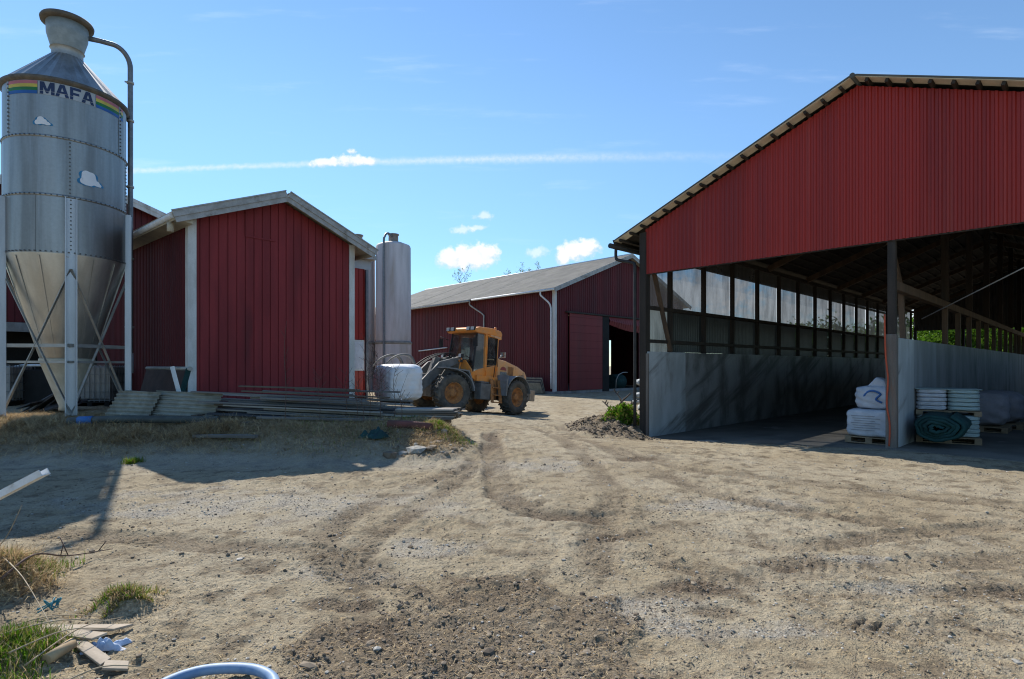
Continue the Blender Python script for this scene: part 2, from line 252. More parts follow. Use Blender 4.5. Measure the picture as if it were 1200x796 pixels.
# ------------------------------------------------------------------ mesh builder and object helpers
class MB:
    def __init__(s): s.v = []; s.f = []; s.sm = []; s.mi = []
    def add(s, vs, fs, M=None, sm=False, mi=0):
        k = len(s.v)
        for v in vs:
            v = Vector(v); s.v.append(tuple(M @ v) if M is not None else tuple(v))
        for f in fs: s.f.append([i+k for i in f]); s.sm.append(sm); s.mi.append(mi)
        return s
    def box(s, x0, x1, y0, y1, z0, z1, M=None, mi=0):
        return s.add([(x0,y0,z0),(x1,y0,z0),(x1,y1,z0),(x0,y1,z0),(x0,y0,z1),(x1,y0,z1),(x1,y1,z1),(x0,y1,z1)],
                     [(3,2,1,0),(4,5,6,7),(0,1,5,4),(1,2,6,5),(2,3,7,6),(3,0,4,7)], M, False, mi)
    def bar(s, p, q, w, h, up=(0,0,1), M=None, mi=0):
        p, q = Vector(p), Vector(q); d = q-p; L = d.length; d.normalize(); up = Vector(up)
        sd = d.cross(up)
        if sd.length < 1e-4: sd = d.cross(Vector((1,0,0)))
        sd.normalize(); u = sd.cross(d)
        R = Matrix((( d.x, sd.x, u.x, p.x),(d.y, sd.y, u.y, p.y),(d.z, sd.z, u.z, p.z),(0,0,0,1)))
        return s.box(0, L, -w/2, w/2, -h/2, h/2, (M @ R) if M is not None else R, mi)
    def tube(s, pts, r, n=10, cap=True, M=None, mi=0, sm=True):
        pts = [Vector(p) for p in pts]; vs = []; fs = []; m = len(pts)
        rs = r if isinstance(r, (list, tuple)) else [r]*m
        prev = None
        for i, p in enumerate(pts):
            d = (pts[min(i+1, m-1)]-pts[max(i-1, 0)]).normalized()
            if prev is None:
                a = d.cross(Vector((0,0,1)))
                if a.length < 1e-3: a = d.cross(Vector((1,0,0)))
            else: a = prev - d*prev.dot(d)
            a.normalize(); prev = a; b = d.cross(a)
            for k in range(n):
                t = 2*math.pi*k/n; vs.append(p + (a*math.cos(t)+b*math.sin(t))*rs[i])
        for i in range(m-1):
            for k in range(n):
                k2 = (k+1)%n; fs.append((i*n+k, i*n+k2, (i+1)*n+k2, (i+1)*n+k))
        s.add(vs, fs, M, sm, mi)
        if cap: s.add(vs[:n], [tuple(range(n-1,-1,-1))], M, False, mi); s.add(vs[-n:], [tuple(range(n))], M, False, mi)
        return s
    def lathe(s, prof, n=32, M=None, sm=True, mi=0, a0=0, a1=2*math.pi):
        vs = []; fs = []; full = abs(a1-a0-2*math.pi) < 1e-6; nn = n if full else n+1
        for r, z in prof:
            for k in range(nn):
                t = a0+(a1-a0)*k/n; vs.append((r*math.cos(t), r*math.sin(t), z))
        for i in range(len(prof)-1):
            for k in range(n):
                k2 = (k+1)%nn; fs.append((i*nn+k, i*nn+k2, (i+1)*nn+k2, (i+1)*nn+k))
        return s.add(vs, fs, M, sm, mi)
    def prism(s, poly, y0, y1, M=None, mi=0):
        """polygon in x,z extruded along y"""
        n = len(poly); vs = [(x, y0, z) for x, z in poly]+[(x, y1, z) for x, z in poly]
        fs = [tuple(range(n)), tuple(range(2*n-1, n-1, -1))]+[(i, (i+n), (i+1)%n+n, (i+1)%n) for i in range(n)]
        return s.add(vs, fs, M, False, mi)
    def clad(s, W, bot, top, period, prof, M=None, brk=(), x0=0.0, mi=0):
        """profiled sheeting in the x,z plane, ribs towards -y; bot/top: numbers or functions of x"""
        xs = {round(x0, 5): None}; x = math.floor(x0/period)*period
        cols = []
        while x < W:
            for f, d in prof:
                xx = x+f*period
                if x0 <= xx <= W: cols.append((xx, d))
            x += period
        def dep(xx):
            c = [c for c in cols if abs(c[0]-xx) < period]
            return min(c, key=lambda q: abs(q[0]-xx))[1] if c else 0
        for b in (x0, W)+tuple(brk): cols.append((b, dep(b)))
        cols.sort()
        fb = bot if callable(bot) else (lambda q: bot); ft = top if callable(top) else (lambda q: top)
        vs = []; fs = []
        for xx, d in cols: vs += [(xx, -d, fb(xx)), (xx, -d, ft(xx))]
        for i in range(len(cols)-1):
            if cols[i+1][0]-cols[i][0] < 1e-6 and abs(cols[i+1][1]-cols[i][1]) < 1e-6: continue
            fs.append((2*i, 2*i+2, 2*i+3, 2*i+1))
        return s.add(vs, fs, M, False, mi)
    def build(s, name, m, parent=None, bevel=0, loc=None):
        me = bpy.data.meshes.new(name); me.from_pydata(s.v, [], s.f); me.update()
        for i, p in enumerate(me.polygons): p.use_smooth = s.sm[i]; p.material_index = s.mi[i]
        for mm in (m if isinstance(m, (list, tuple)) else [m]): me.materials.append(mat[mm] if isinstance(mm, str) else mm)
        bm = bmesh.new(); bm.from_mesh(me); bmesh.ops.remove_doubles(bm, verts=bm.verts, dist=1e-5); bmesh.ops.recalc_face_normals(bm, faces=bm.faces); bm.to_mesh(me); bm.free()
        o = bpy.data.objects.new(name, me); C.objects.link(o)
        if parent is not None: o.parent = parent
        if loc is not None: o.location = loc
        if bevel:
            md = o.modifiers.new('bevel', 'BEVEL'); md.width = bevel; md.segments = 2; md.limit_method = 'ANGLE'; md.angle_limit = math.radians(40)
        return o
def tag(o, label=None, cat=None, group=None, kind=None):
    if label: o['label'] = label
    if cat: o['category'] = cat
    if group: o['group'] = group
    if kind: o['kind'] = kind
    return o
def thing(name, label, cat, loc=(0,0,0), rz=0, group=None):
    o = bpy.data.objects.new(name, None); C.objects.link(o); o.location = loc; o.rotation_euler = (0, 0, rz)
    o.empty_display_size = .2
    return tag(o, label, cat, group)
def T(x=0, y=0, z=0): return Matrix.Translation((x, y, z))
def R(ax, deg): return Matrix.Rotation(math.radians(deg), 4, ax)
def np_mesh(name, V, quads=None, tris=None, mats=(), mi=None, smooth=False):
    """mesh straight from numpy arrays"""
    me = bpy.data.meshes.new(name); V = np.asarray(V, np.float32)
    me.vertices.add(len(V)); me.vertices.foreach_set('co', V.ravel())
    loops = []; starts = []; tot = []; k = 0
    for A, n in ((quads, 4), (tris, 3)):
        if A is None or len(A) == 0: continue
        A = np.asarray(A, np.int32); loops.append(A.ravel()); starts.append(k+np.arange(len(A))*n); tot.append(np.full(len(A), n)); k += A.size
    L = np.concatenate(loops); St = np.concatenate(starts).astype(np.int32); To = np.concatenate(tot).astype(np.int32)
    me.loops.add(len(L)); me.loops.foreach_set('vertex_index', L.astype(np.int32))
    me.polygons.add(len(St)); me.polygons.foreach_set('loop_start', St); me.polygons.foreach_set('loop_total', To)
    for m in mats: me.materials.append(mat[m] if isinstance(m, str) else m)
    if mi is not None: me.polygons.foreach_set('material_index', np.asarray(mi, np.int32))
    me.polygons.foreach_set('use_smooth', np.full(len(St), smooth, bool))
    me.update(calc_edges=True); me.validate()
    o = bpy.data.objects.new(name, me); C.objects.link(o); return o

# ------------------------------------------------------------------ noise and terrain height
def _h(ix, iy, s):
    n = (ix.astype(np.int64)*374761393 + iy.astype(np.int64)*668265263 + s*1274126177) & 0xffffffff
    n = ((n ^ (n >> 13))*1274126177) & 0xffffffff
    return ((n ^ (n >> 16)) & 0xffff)/65535.0
def vnoise(x, y, s=0):
    ix = np.floor(x); iy = np.floor(y); fx = x-ix; fy = y-iy
    fx = fx*fx*(3-2*fx); fy = fy*fy*(3-2*fy)
    a = _h(ix, iy, s); b = _h(ix+1, iy, s); c = _h(ix, iy+1, s); d = _h(ix+1, iy+1, s)
    return (a*(1-fx)+b*fx)*(1-fy)+(c*(1-fx)+d*fx)*fy
def fbm(x, y, sc, o=4, s=0):
    t = 0; a = .5
    for i in range(o): t = t+a*(vnoise(x*sc+17.3*i, y*sc-9.1*i, s+i)-.5); a *= .5; sc *= 2.03
    return t
def ss(x, a, b): t = np.clip((x-a)/(b-a), 0, 1); return t*t*(3-2*t)
A_ = np.array((.7279, .6857)); B_ = np.array((-.6857, .7279)); MIDP = np.array((7.51, 11.05))
def bank_mask(x, y):
    bx = np.interp(y, (9, 11, 13, 17.0, 18.5, 40), (-1.0, -1.1, -1.5, -3.3, -4.9, -5.2))
    wob = fbm(x, y, .6, 3, 40)*1.2
    return ss(y+wob, 9.0, 11.5)*ss(bx-x+wob*.6, -.55, .75)
def base_h(x, y):
    x = np.asarray(x, float); y = np.asarray(y, float)
    d0 = x-MIDP[0]; d1 = y-MIDP[1]; a = d0*A_[0]+d1*A_[1]; b = d0*B_[0]+d1*B_[1]
    near = ss(a, -4.5, -.1); far = ss(a, -1.6, 2.6); k = ss(b, 6.5, 11)
    low = -.33*np.clip(b/5.7, 0, 1)*(near*(1-k)+far*k)
    low = low*(1-ss(y, 24, 34)*.3)
    return low + .5*bank_mask(x, y)*(1-ss(y, 26, 40)*.5)
def HT(x, y): return float(base_h(np.array([x]), np.array([y]))[0])
def G(px, py, h=0.0):
    z = (CAMH-h)*650/(py-428.0); return ((px-600)/650*z, z)
def P(px, py, z): return Vector(((px-600)/650*z, z, CAMH+(428-py)/650*z))
def seg_dist(x, y, pts):
    """distance across and length along a polyline"""
    best = np.full(x.shape, 1e9); al = np.zeros(x.shape); sd = np.zeros(x.shape); acc = 0
    for (x0, y0), (x1, y1) in zip(pts[:-1], pts[1:]):
        dx, dy = x1-x0, y1-y0; L = math.hypot(dx, dy); t = np.clip(((x-x0)*dx+(y-y0)*dy)/L**2, 0, 1)
        ex = x-x0-t*dx; ey = y-y0-t*dy; d = np.hypot(ex, ey); side = np.sign(dx*ey-dy*ex); w = d < best
        best = np.where(w, d, best); al = np.where(w, acc+t*L, al); sd = np.where(w, side*d, sd); acc += L
    return best, al, sd
def smooth_path(p, n=6):
    out = []; m = len(p)
    for i in range(m-1):
        q = [p[max(i-1, 0)], p[i], p[i+1], p[min(i+2, m-1)]]
        for k in range(n):
            t = k/n
            out.append(tuple(.5*(2*q[1][j]+(q[2][j]-q[0][j])*t+(2*q[0][j]-5*q[1][j]+4*q[2][j]-q[3][j])*t*t+(3*q[1][j]-q[0][j]-3*q[2][j]+q[3][j])*t**3) for j in range(len(p[0]))))
    return out+[tuple(p[-1])]
TRACKS = [
 (smooth_path([G(590, 500), G(560, 540), G(500, 590), G(430, 640), G(420, 720), G(500, 800)]), .30, .022, .6),
 (smooth_path([G(700, 610), G(800, 620), G(930, 640), G(1060, 625), G(1250, 615)]), .30, .022, .5),
 (smooth_path([G(1300, 690), G(1150, 700), G(1000, 695), G(900, 690), G(800, 665), G(720, 640)]), .26, .024, .6),
  # tyre tracks: path on the ground, width, depth, tread
 (smooth_path([G(-60, 622), G(100, 628), G(250, 640), G(380, 652), G(480, 690), G(560, 740)]), .36, .020, .9),
 (smooth_path([G(575, 505), G(585, 560), G(600, 585), G(640, 601), G(720, 604), G(800, 598)]), .44, .045, .6),
 (smooth_path([G(1300, 742), G(1180, 744), G(1070, 742), G(980, 735), G(880, 715)]), .30, .022, 1.0),
 (smooth_path([G(640, 500), G(690, 540), G(720, 580), G(700, 640), G(690, 700)]), .36, .018, .7),
 (smooth_path([G(560, 540), G(480, 575), G(410, 605), G(380, 650), G(470, 720)]), .34, .016, .8),
 (smooth_path([G(620, 495), G(700, 520), G(800, 548), G(950, 565), G(1150, 590), G(1300, 600)]), .36, .018, .6),
 (smooth_path([G(1250, 655), G(1100, 660), G(950, 672), G(820, 690), G(750, 720)]), .34, .016, .8),
 (smooth_path([G(655, 490), G(675, 505), G(730, 535), G(830, 575), G(960, 600), G(1200, 640)]), .36, .018, .6)]
CLOD = [(-.35, 3.45, .85, .50), (-.2, 3.0, 1.0, .5), (.05, 3.85, .5, .28), (-.85, 3.3, .35, .35), (.45, 3.4, .45, .5)]
SPOTS = [(G(920, 660), .42, .14), (G(720, 628), .36, .2), (G(820, 690), .4, .12), (G(1150, 690), .5, .16), (G(740, 538), .6, .3), (G(300, 672), .16, .06), (G(395, 712), .22, .1), (G(850, 720), .25, .1)]
GRAV = [(G(780, 720), .55, .28), (G(920, 740), .6, .2), (G(1010, 655), .4, .12), (G(400, 675), .35, .18), (G(850, 590), .9, .4), (G(330, 590), 2.4, .7), (G(1050, 690), .4, .12), (G(600, 545), 1.2, .6), (G(500, 640), .5, .25)]
def soft_spots(x, y, L, s):
    w = np.zeros(x.shape); n1 = fbm(x, y, 3.1, 4, s)
    for (cx, cy), rx, ry in L:
        r = np.sqrt(((x-cx)/rx)**2+((y-cy)/ry)**2); w = np.maximum(w, ss(1.35-r+n1*1.8, .15, .9))
    return w
BERM = smooth_path([G(362, 745), G(395, 722), G(450, 702), G(510, 690), G(560, 674)])
def clod_mask(x, y):
    w = np.zeros(x.shape); n1 = fbm(x, y, 2.2, 5, 71)*1.7
    for cx, cy, rx, ry in CLOD:
        r = np.sqrt(((x-cx)/rx)**2+((y-cy)/ry)**2); w = np.maximum(w, ss(1.3-r+n1*1.5, .2, .7))
    return w
TUFTS = [(G(-6, 694), .40, .20), (G(6, 782), .36, .11), (G(145, 716), .22, .10)]
def full_h(x, y):
    h = base_h(x, y); bk = bank_mask(x, y)
    near = 1-ss(y, 14, 40)
    h = h + fbm(x, y, .35, 3, 3)*.07*near + fbm(x, y, 1.7, 3, 9)*.03*near
    h = h + fbm(x, y, 8, 4, 21)*.042*near*(.25+1.3*ss(vnoise(x*.9, y*.9, 5), .3, .8))
    h = h + fbm(x, y, 26, 3, 33)*.032*(1-ss(y, 6, 11))*(.4+1.2*vnoise(x*1.7, y*1.7, 8))
    cm = clod_mask(x, y)
    h = h + cm*(.015+np.abs(fbm(x, y, 4.2, 5, 77))*.12+np.abs(fbm(x, y, 22, 3, 79))*.045-.022)
    dB, aB, sB = seg_dist(x, y, BERM); h = h + .016*ss(cm, .15, .7)*(.5+vnoise(x*5, y*5, 14))
    sp = soft_spots(x, y, SPOTS, 50); h = h - sp*.012 + sp*np.abs(fbm(x, y, 16, 3, 55))*.05
    h = h + bk*(fbm(x, y, 2.3, 4, 61)*.14)
    for (cx, cy), r, t in TUFTS: h = h + t*np.exp(-(((x-cx)**2+(y-cy)**2)/(r*.75)**2)**1.5)
    # spoil heap outside the barn's left corner
    r = np.hypot((x-3.0)/1.1, (y-16.6)/1.9); h = h + .42*ss(1.15-r+fbm(x, y, 1.3, 4, 88)*.9, 0, 1)*(1+fbm(x, y, 5, 4, 90)*.8)
    r = np.hypot((x-2.6)/1.3, (y-14.9)/1.0); h = h + .12*ss(1.1-r+fbm(x, y, 2, 4, 92), 0, 1)*(1+fbm(x, y, 7, 4, 93)*1.5)
    wb = fbm(x, y, 3.5, 4, 101)*.10+fbm(x, y, 14, 3, 103)*.05; w2 = ss(vnoise(x*1.5, y*1.5, 105), .2, .65)
    for pts, w, dep, tr in TRACKS:
        sel = (y < 30) & (y > 2)
        d, al, sd = seg_dist(x, y, pts); d = d+wb; Lt = sum(math.dist(a_, b_) for a_, b_ in zip(pts[:-1], pts[1:]))
        tp = ss(al, .05, .8)*ss(Lt-al, .05, .8)
        m = ss(w/2+.05-d, 0, .11)*(1-bk)*tp*(.4+.6*w2)
        pat = ((al+np.abs(sd)*.9)/.115) % 1.0
        rim = np.exp(-((d-w/2-.07)/.06)**2)*tp
        h = h + np.where(sel, -dep*1.25*m + m*tr*.021*(.15+1.2*ss(vnoise(al*2.3, sd*3+w*7, 19), .35, .75))*ss(np.abs(pat-.5), .12, .24)*(1-ss(y, 9, 16)) + rim*.016*vnoise(al*5, sd*0, 23)*(1-bk), 0)
    return h
# ------------------------------------------------------------------ ground: one sheet, fine near the camera
def in_barn(x, y):
    d0 = x-MIDP[0]; d1 = y-MIDP[1]; a = d0*A_[0]+d1*A_[1]; b = d0*B_[0]+d1*B_[1]
    return ss(a, -.55, .25)*ss(b, -4.7, -4.4)*ss(5.75-b, 0, .25)*ss(32-a, 0, .4)
def ground_z(x, y):
    k = in_barn(x, y)
    return full_h(x, y)*(1-k)+(base_h(x, y)-.04)*k
def axis(pts):
    out = [pts[0][0]]
    for (a, s0), (b, s1) in zip(pts[:-1], pts[1:]):
        x = a
        while True:
            t = (x-a)/(b-a); st = s0+(s1-s0)*t; x += st
            if x >= b-st*.3: break
            out.append(x)
        out.append(b)
    return np.array(out)
xr = axis([(0, .017), (2.6, .017), (5, .035), (9, .08), (16, .25), (40, 1.5), (120, 20), (900, 120)])
xs = np.concatenate([-xr[:0:-1], xr])
ys = np.concatenate([-axis([(0, .6), (8, 2), (60, 15), (900, 130)])[:0:-1], axis([(0, .5), (2.5, .3), (2.7, .013), (4.2, .016), (6.5, .028), (10, .05), (14, .08), (22, .2), (45, 1.2), (120, 15), (900, 120)])])
XX, YY = np.meshgrid(xs, ys); ZZ = ground_z(XX.ravel(), YY.ravel())
nx, ny = len(xs), len(ys)
idx = np.arange(nx*ny).reshape(ny, nx)
Q = np.stack([idx[:-1, :-1], idx[:-1, 1:], idx[1:, 1:], idx[1:, :-1]], -1).reshape(-1, 4)
ground = np_mesh('ground', np.stack([XX.ravel(), YY.ravel(), ZZ], 1), quads=Q, smooth=True); tag(ground, kind='structure')
def vcol(o, name, r, g, b):
    at = o.data.color_attributes.new(name, 'FLOAT_COLOR', 'POINT')
    at.data.foreach_set('color', np.stack([r, g, b, np.ones_like(r)], 1).astype(np.float32).ravel())
xf, yf = XX.ravel(), YY.ravel()
trk = np.zeros(xf.shape)
for pts, w, dep, tr in TRACKS:
    d, al, sd = seg_dist(xf, yf, pts); d = d+fbm(xf, yf, 3.5, 4, 101)*.10+fbm(xf, yf, 14, 3, 103)*.08; Lt = sum(math.dist(a_, b_) for a_, b_ in zip(pts[:-1], pts[1:]))
    trk = np.maximum(trk, ss(w/2+.08-d, 0, .18)*ss(al, .05, .8)*ss(Lt-al, .05, .8)*(.8 if dep < .03 else 1.3)*(.35+.65*ss(vnoise(xf*1.5, yf*1.5, 105), .2, .65)))
dark = np.clip(clod_mask(xf, yf)*.72+soft_spots(xf, yf, SPOTS, 50)*.7+trk*.75, 0, 1)
rh = np.hypot((xf-3.0)/1.2, (yf-16.4)/2.2); dark = np.maximum(dark, ss(1.25-rh+fbm(xf, yf, 1.3, 4, 88)*.8, 0, .4)*.8)
grav = np.clip(soft_spots(xf, yf, GRAV, 52)*(1-dark), 0, 1); strw = bank_mask(xf, yf)*ss(yf, 8.9, 9.8)
rb = ss(yf, 8.4, 9.2)*ss(11-yf, 0, 1.2)*ss(-xf, .6, 1.6); grav = np.maximum(grav, rb*(1-strw)*.6)
for (cx, cy), r, t in TUFTS: strw = np.maximum(strw, ss(1.35-np.hypot(xf-cx, yf-cy)/r+fbm(xf, yf, 5, 3, 8)*1.2, 0, .6))
vcol(ground, 'soil', dark, grav, strw)
def ground_mat():
    m = bpy.data.materials.new('yard_dirt'); m.use_nodes = True; t = m.node_tree; N = NT(t); b = t.nodes['Principled BSDF']
    tc = N.n('ShaderNodeTexCoord'); V = tc.outputs['Object']
    at = N.n('ShaderNodeVertexColor'); at.layer_name = 'soil'; sp = N.n('ShaderNodeSeparateColor'); N.l(at.outputs[0], sp.inputs[0])
    n1 = N.noise(V, .55, 6, .6); n2 = N.noise(V, 3.2, 6, .65); n3 = N.noise(V, 38, 4, .7); n4 = N.noise(V, 150, 2, .6); n5 = N.noise(V, 1.3, 5, .7)
    c = N.mix(N.ramp(n1, .35, .65), (.325, .264, .172), (.39, .332, .235))
    c = N.mix(N.m('MULTIPLY', N.ramp(n2, .46, .66), .85), c, (.165, .128, .085))
    c = N.mix(N.m('MULTIPLY', N.ramp(n5, .55, .75), .55), c, (.36, .335, .28))
    v2 = N.n('ShaderNodeTexVoronoi'); v2.inputs['Scale'].default_value = 24; N.l(V, v2.inputs['Vector'])
    spk = N.m('MULTIPLY', N.m('SUBTRACT', 1.0, N.ramp(v2.outputs['Distance'], .12, .34)), N.ramp(N.noise(V, 2.6, 5, .7), .44, .62))
    c = N.mix(N.m('MULTIPLY', spk, .8), c, (.12, .092, .062))
    # pale grit and straw flecks
    vo = N.n('ShaderNodeTexVoronoi'); vo.inputs['Scale'].default_value = 55; N.l(V, vo.inputs['Vector'])
    peb = N.m('MULTIPLY', N.m('SUBTRACT', 1.0, N.ramp(vo.outputs['Distance'], .15, .42)), N.ramp(N.noise(V, 6, 4), .45, .7))
    sc = N.n('ShaderNodeSeparateColor'); N.l(vo.outputs['Color'], sc.inputs[0])
    pc = N.mix(sc.outputs[0], (.22, .20, .18), (.52, .50, .47))
    c = N.mix(N.m('MULTIPLY', peb, N.m('ADD', .35, N.m('MULTIPLY', sp.outputs[1], .5))), c, pc)
    gv = N.mix(N.ramp(N.noise(V, 70, 3, .7), .35, .65), (.25, .23, .20), (.48, .45, .39))
    c = N.mix(N.m('MULTIPLY', N.m('MULTIPLY', sp.outputs[1], .6), N.ramp(N.m('ADD', n2, N.m('MULTIPLY', n3, .4)), .45, .8)), c, gv)
    dk = N.mix(N.ramp(n3, .35, .65), (.095, .072, .049), (.19, .145, .10))
    c = N.mix(N.m('MULTIPLY', sp.outputs[0], N.ramp(N.m('ADD', n2, N.m('MULTIPLY', n3, .5)), .38, .7)), c, dk)
    st = N.mix(N.ramp(n3, .35, .65), (.27, .21, .13), (.50, .40, .26)); c = N.mix(N.m('MULTIPLY', sp.outputs[2], .85), c, st)
    g = N.m('ADD', .10, N.m('MULTIPLY', N.m('ADD', N.m('MULTIPLY', n3, .5), N.m('MULTIPLY', n4, .5)), 1.8)); cc = N.n('ShaderNodeCombineColor')
    for i in range(3): N.l(g, cc.inputs[i])
    N.l(N.mix(1.0, c, cc.outputs[0], 'MULTIPLY'), b.inputs['Base Color']); b.inputs['Roughness'].default_value = .95; b.inputs['Specular IOR Level'].default_value = .15
    hgt = N.m('ADD', N.m('ADD', N.m('MULTIPLY', n3, .6), N.m('MULTIPLY', n4, .22)), N.m('ADD', N.m('MULTIPLY', peb, .4), N.m('MULTIPLY', spk, .35)))
    bp = N.n('ShaderNodeBump'); bp.inputs['Strength'].default_value = 1; bp.inputs['Distance'].default_value = .042; N.l(hgt, bp.inputs['Height']); N.l(bp.outputs[0], b.inputs['Normal'])
    return m
ground.data.materials.append(ground_mat())
def GZ(x, y): return float(ground_z(np.array([float(x)]), np.array([float(y)]))[0])

# ------------------------------------------------------------------ open barn on the right
RX = math.atan2(-.7279, .6857)
barn = thing('open_barn', 'large open-fronted barn with red corrugated gable and concrete stall walls', 'barn', (3.68, 15.25, -.33), RX)
W, RID, DEP, EV, PK = 10.24, 5.12, 31.8, 5.63, 7.72; SL = (PK-EV)/RID
def rt(x): return PK-abs(x-RID)*SL
def slabz(x): return .33*min(max(x/5.7, 0), 1)
TRAP = [(0, 0), (.18, 0), (.32, .03), (.68, .03), (.82, 0)]
MB().clad(W+.02, 4.47, lambda x: rt(x)+.045, .115, [(0, 0), (.2, 0), (.36, .026), (.64, .026), (.8, 0)], T(0, -.05, 0), brk=(RID,), x0=.04).build('gable_cladding', 'red_steel', barn)
m = MB(); m.box(.05, W, -.045, .02, 4.45, 4.52); m.build('gable_girt', 'dark_timber', barn)
# slab: follows the fall of the floor
sl = MB()
xs_ = (.0, 5.7, W)
sl.add([(x, y, slabz(x)) for y in (-.25, DEP) for x in xs_]+[(x, y, slabz(x)-.2) for y in (-.25, DEP) for x in xs_], [(0, 1, 4, 3), (1, 2, 5, 4), (0, 6, 7, 1), (1, 7, 8, 2)])
tag(sl.build('barn_floor', 'slab'), kind='structure'); fl = bpy.data.objects['barn_floor']; fl.location = barn.location; fl.rotation_euler = barn.rotation_euler
# roof: sheeting, purlins, verge
for s_, nm in ((-1, 'a'), (1, 'b')):
    e = .75; n0 = RID*math.sqrt(1+SL*SL); Lr = (RID+e)*math.sqrt(1+SL*SL); ang = math.atan(SL)
    Mx = T(RID, 0, PK) @ (Matrix.Identity(4) if s_ > 0 else Matrix.Scale(-1, 4, (1, 0, 0))) @ R('Y', math.degrees(ang))
    MB().box(0, Lr, -.40, DEP+.4, .13, .16, Mx).build('roof_sheet', 'fibre_cement', barn)
    MB().box(0, Lr-.01, -.38, -.06, .118, .129, Mx).build('verge_underside_lit', 'verge_sheet_lit', barn)
    MB().box(0, Lr-.01, -.055, DEP+.3, .118, .129, Mx).build('roof_underside_shaded', 'roof_inside_shaded', barn)
    p = MB(); k = .22
    while k < Lr-.05:
        p.box(k-.028, k+.028, -.34, DEP, .05, .117, Mx); k += .372
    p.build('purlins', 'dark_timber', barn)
    r_ = MB()
    for y in np.arange(.1, DEP, 3.96): r_.box(.05, n0-.05, y-.07, y+.07, -.2, -.002, Mx)
    r_.build('rafters', 'brown_timber', barn)
    MB().box(Lr-.02, Lr+.005, -.41, DEP+.4, .02, .17, Mx).build('eave_board', 'dark_timber', barn)
MB().tube([(RID, -.42, PK+.135), (RID, DEP+.4, PK+.135)], .05, 10).build('ridge_cap', 'fibre_dark', barn)
g = MB(); g.lathe([(.07, 0), (.075, 0)], 8)
gu = MB(); xg = -.84; zg = EV-.80*SL+.02
gu.tube([(xg, -.5, zg), (xg, DEP, zg-.05)], .07, 10); gu.build('gutter', 'machine_black', barn)
MB().tube(smooth_path([(xg, -.22, zg-.05), (xg, -.22, zg-.28), (xg+.08, -.22, zg-.38), (-.34, -.2, zg-.50), (-.22, -.2, zg-.62), (-.22, -.2, zg-1.2), (-.22, -.2, .3)], 5), .045, 10).build('downpipe', 'machine_black', barn)
# posts and walls
MB().box(-.13, .07, -.12, .10, -.1, EV-.02).build('corner_post', 'dark_timber', barn, .006)
for k in range(12):
    MB().box(-.10, .10, 1.95+k*2.47, 1.95+k*2.47+2.46, -.3, 2.35+.004*(k % 2)).build('stall_wall', 'concrete_dark', barn, .012)
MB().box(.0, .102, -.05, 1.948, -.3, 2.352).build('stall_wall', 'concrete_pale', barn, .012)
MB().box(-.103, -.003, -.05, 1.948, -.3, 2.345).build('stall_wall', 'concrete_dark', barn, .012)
MB().box(.02, .14, -.11, -.052, -.2, 2.30).build('wall_end_board', 'post_grey', barn, .006)
for k in range(11):
    MB().box(5.60, 5.80, 3.85+k*2.45, 3.85+k*2.45+2.44, -.1, 2.53+.004*(k % 2)).build('stall_wall', 'concrete_mid', barn, .012)
MB().box(5.60, 5.80, 1.45, 3.848, -.1, 2.532).build('stall_wall', 'concrete', barn, .01)
MB().box(5.602, 5.802, .12, 1.448, -.1, 2.53).build('stall_wall', 'concrete_pale', barn, .015)  # centre wall's open end: sky light put into paler concrete
MB().box(W-.1, W+.1, .0, DEP-.1, -.1, 2.53).build('stall_wall', 'concrete_dark', barn, .01)
MB().box(5.61, 5.80, -.04, .115, .30, 2.60).build('wall_end_post', 'post_grey', barn, .012); MB().box(5.64, 5.78, -.03, .105, 2.601, EV+1.7).build('post', 'dark_timber', barn, .008)
ys_l = [1.24+1.985*k for k in range(16)]
for y in ys_l: MB().box(-.05, .06, y-.06, y+.06, 2.352, EV-.05).build('post', 'dark_timber', barn)
for y in [5.6+1.985*k for k in range(13)]: MB().box(5.64, 5.76, y-.06, y+.06, 2.532, 3.52).build('post', 'brown_timber', barn)
for y in [5.6+3.97*k for k in range(7)]: MB().box(5.62, 5.78, y-.07, y+.07, 3.7, PK-.3).build('post', 'dark_timber', barn)
for y in [.05+3.97*k for k in range(8)]: MB().box(W-.05, W+.08, y-.06, y+.06, 2.5, EV-.05).build('post', 'dark_timber', barn)
MB().box(5.63, 5.77, .118, DEP-1, 3.50, 3.68).build('wall_beam', 'brown_timber', barn, .006)
MB().bar((5.70, .12, 4.95), (5.70, 1.42, 3.60), .10, .13, M=T(-.13, 0, 0)).bar((5.57, 1.40, 3.66), (5.60, 1.47, 2.54), .10, .12, up=(0, 1, 0)).build('knee_brace', 'brown_timber', barn, .006)
rl = MB(); rl.box(-.045, .075, -.02, DEP-.2, 3.52, 3.62); rl.box(-.04, .078, -.02, DEP-.2, 2.60, 2.69); rl.box(-.05, .06, .0, DEP-.2, EV-.20, EV-.06); rl.build('wall_rail', 'dark_timber', barn)
MB().bar((.09, .18, 4.75), (.09, 1.12, 2.38), .05, .12, up=(1, 0, 0)).build('diagonal_brace', 'brown_timber', barn)
Ry90 = Matrix(((0, -1, 0, 0), (-1, 0, 0, 0), (0, 0, 1, 0), (0, 0, 0, 1)))   # clad x -> -y, outward -> +x
SIDE = Matrix(((0, 1, 0, -.075), (1, 0, 0, 0), (0, 0, 1, 0), (0, 0, 0, 1)))
SIN = [(0, 0), (.25, .012), (.5, .017), (.75, .012)]
edges = [0.0]+ys_l+[DEP-.1]
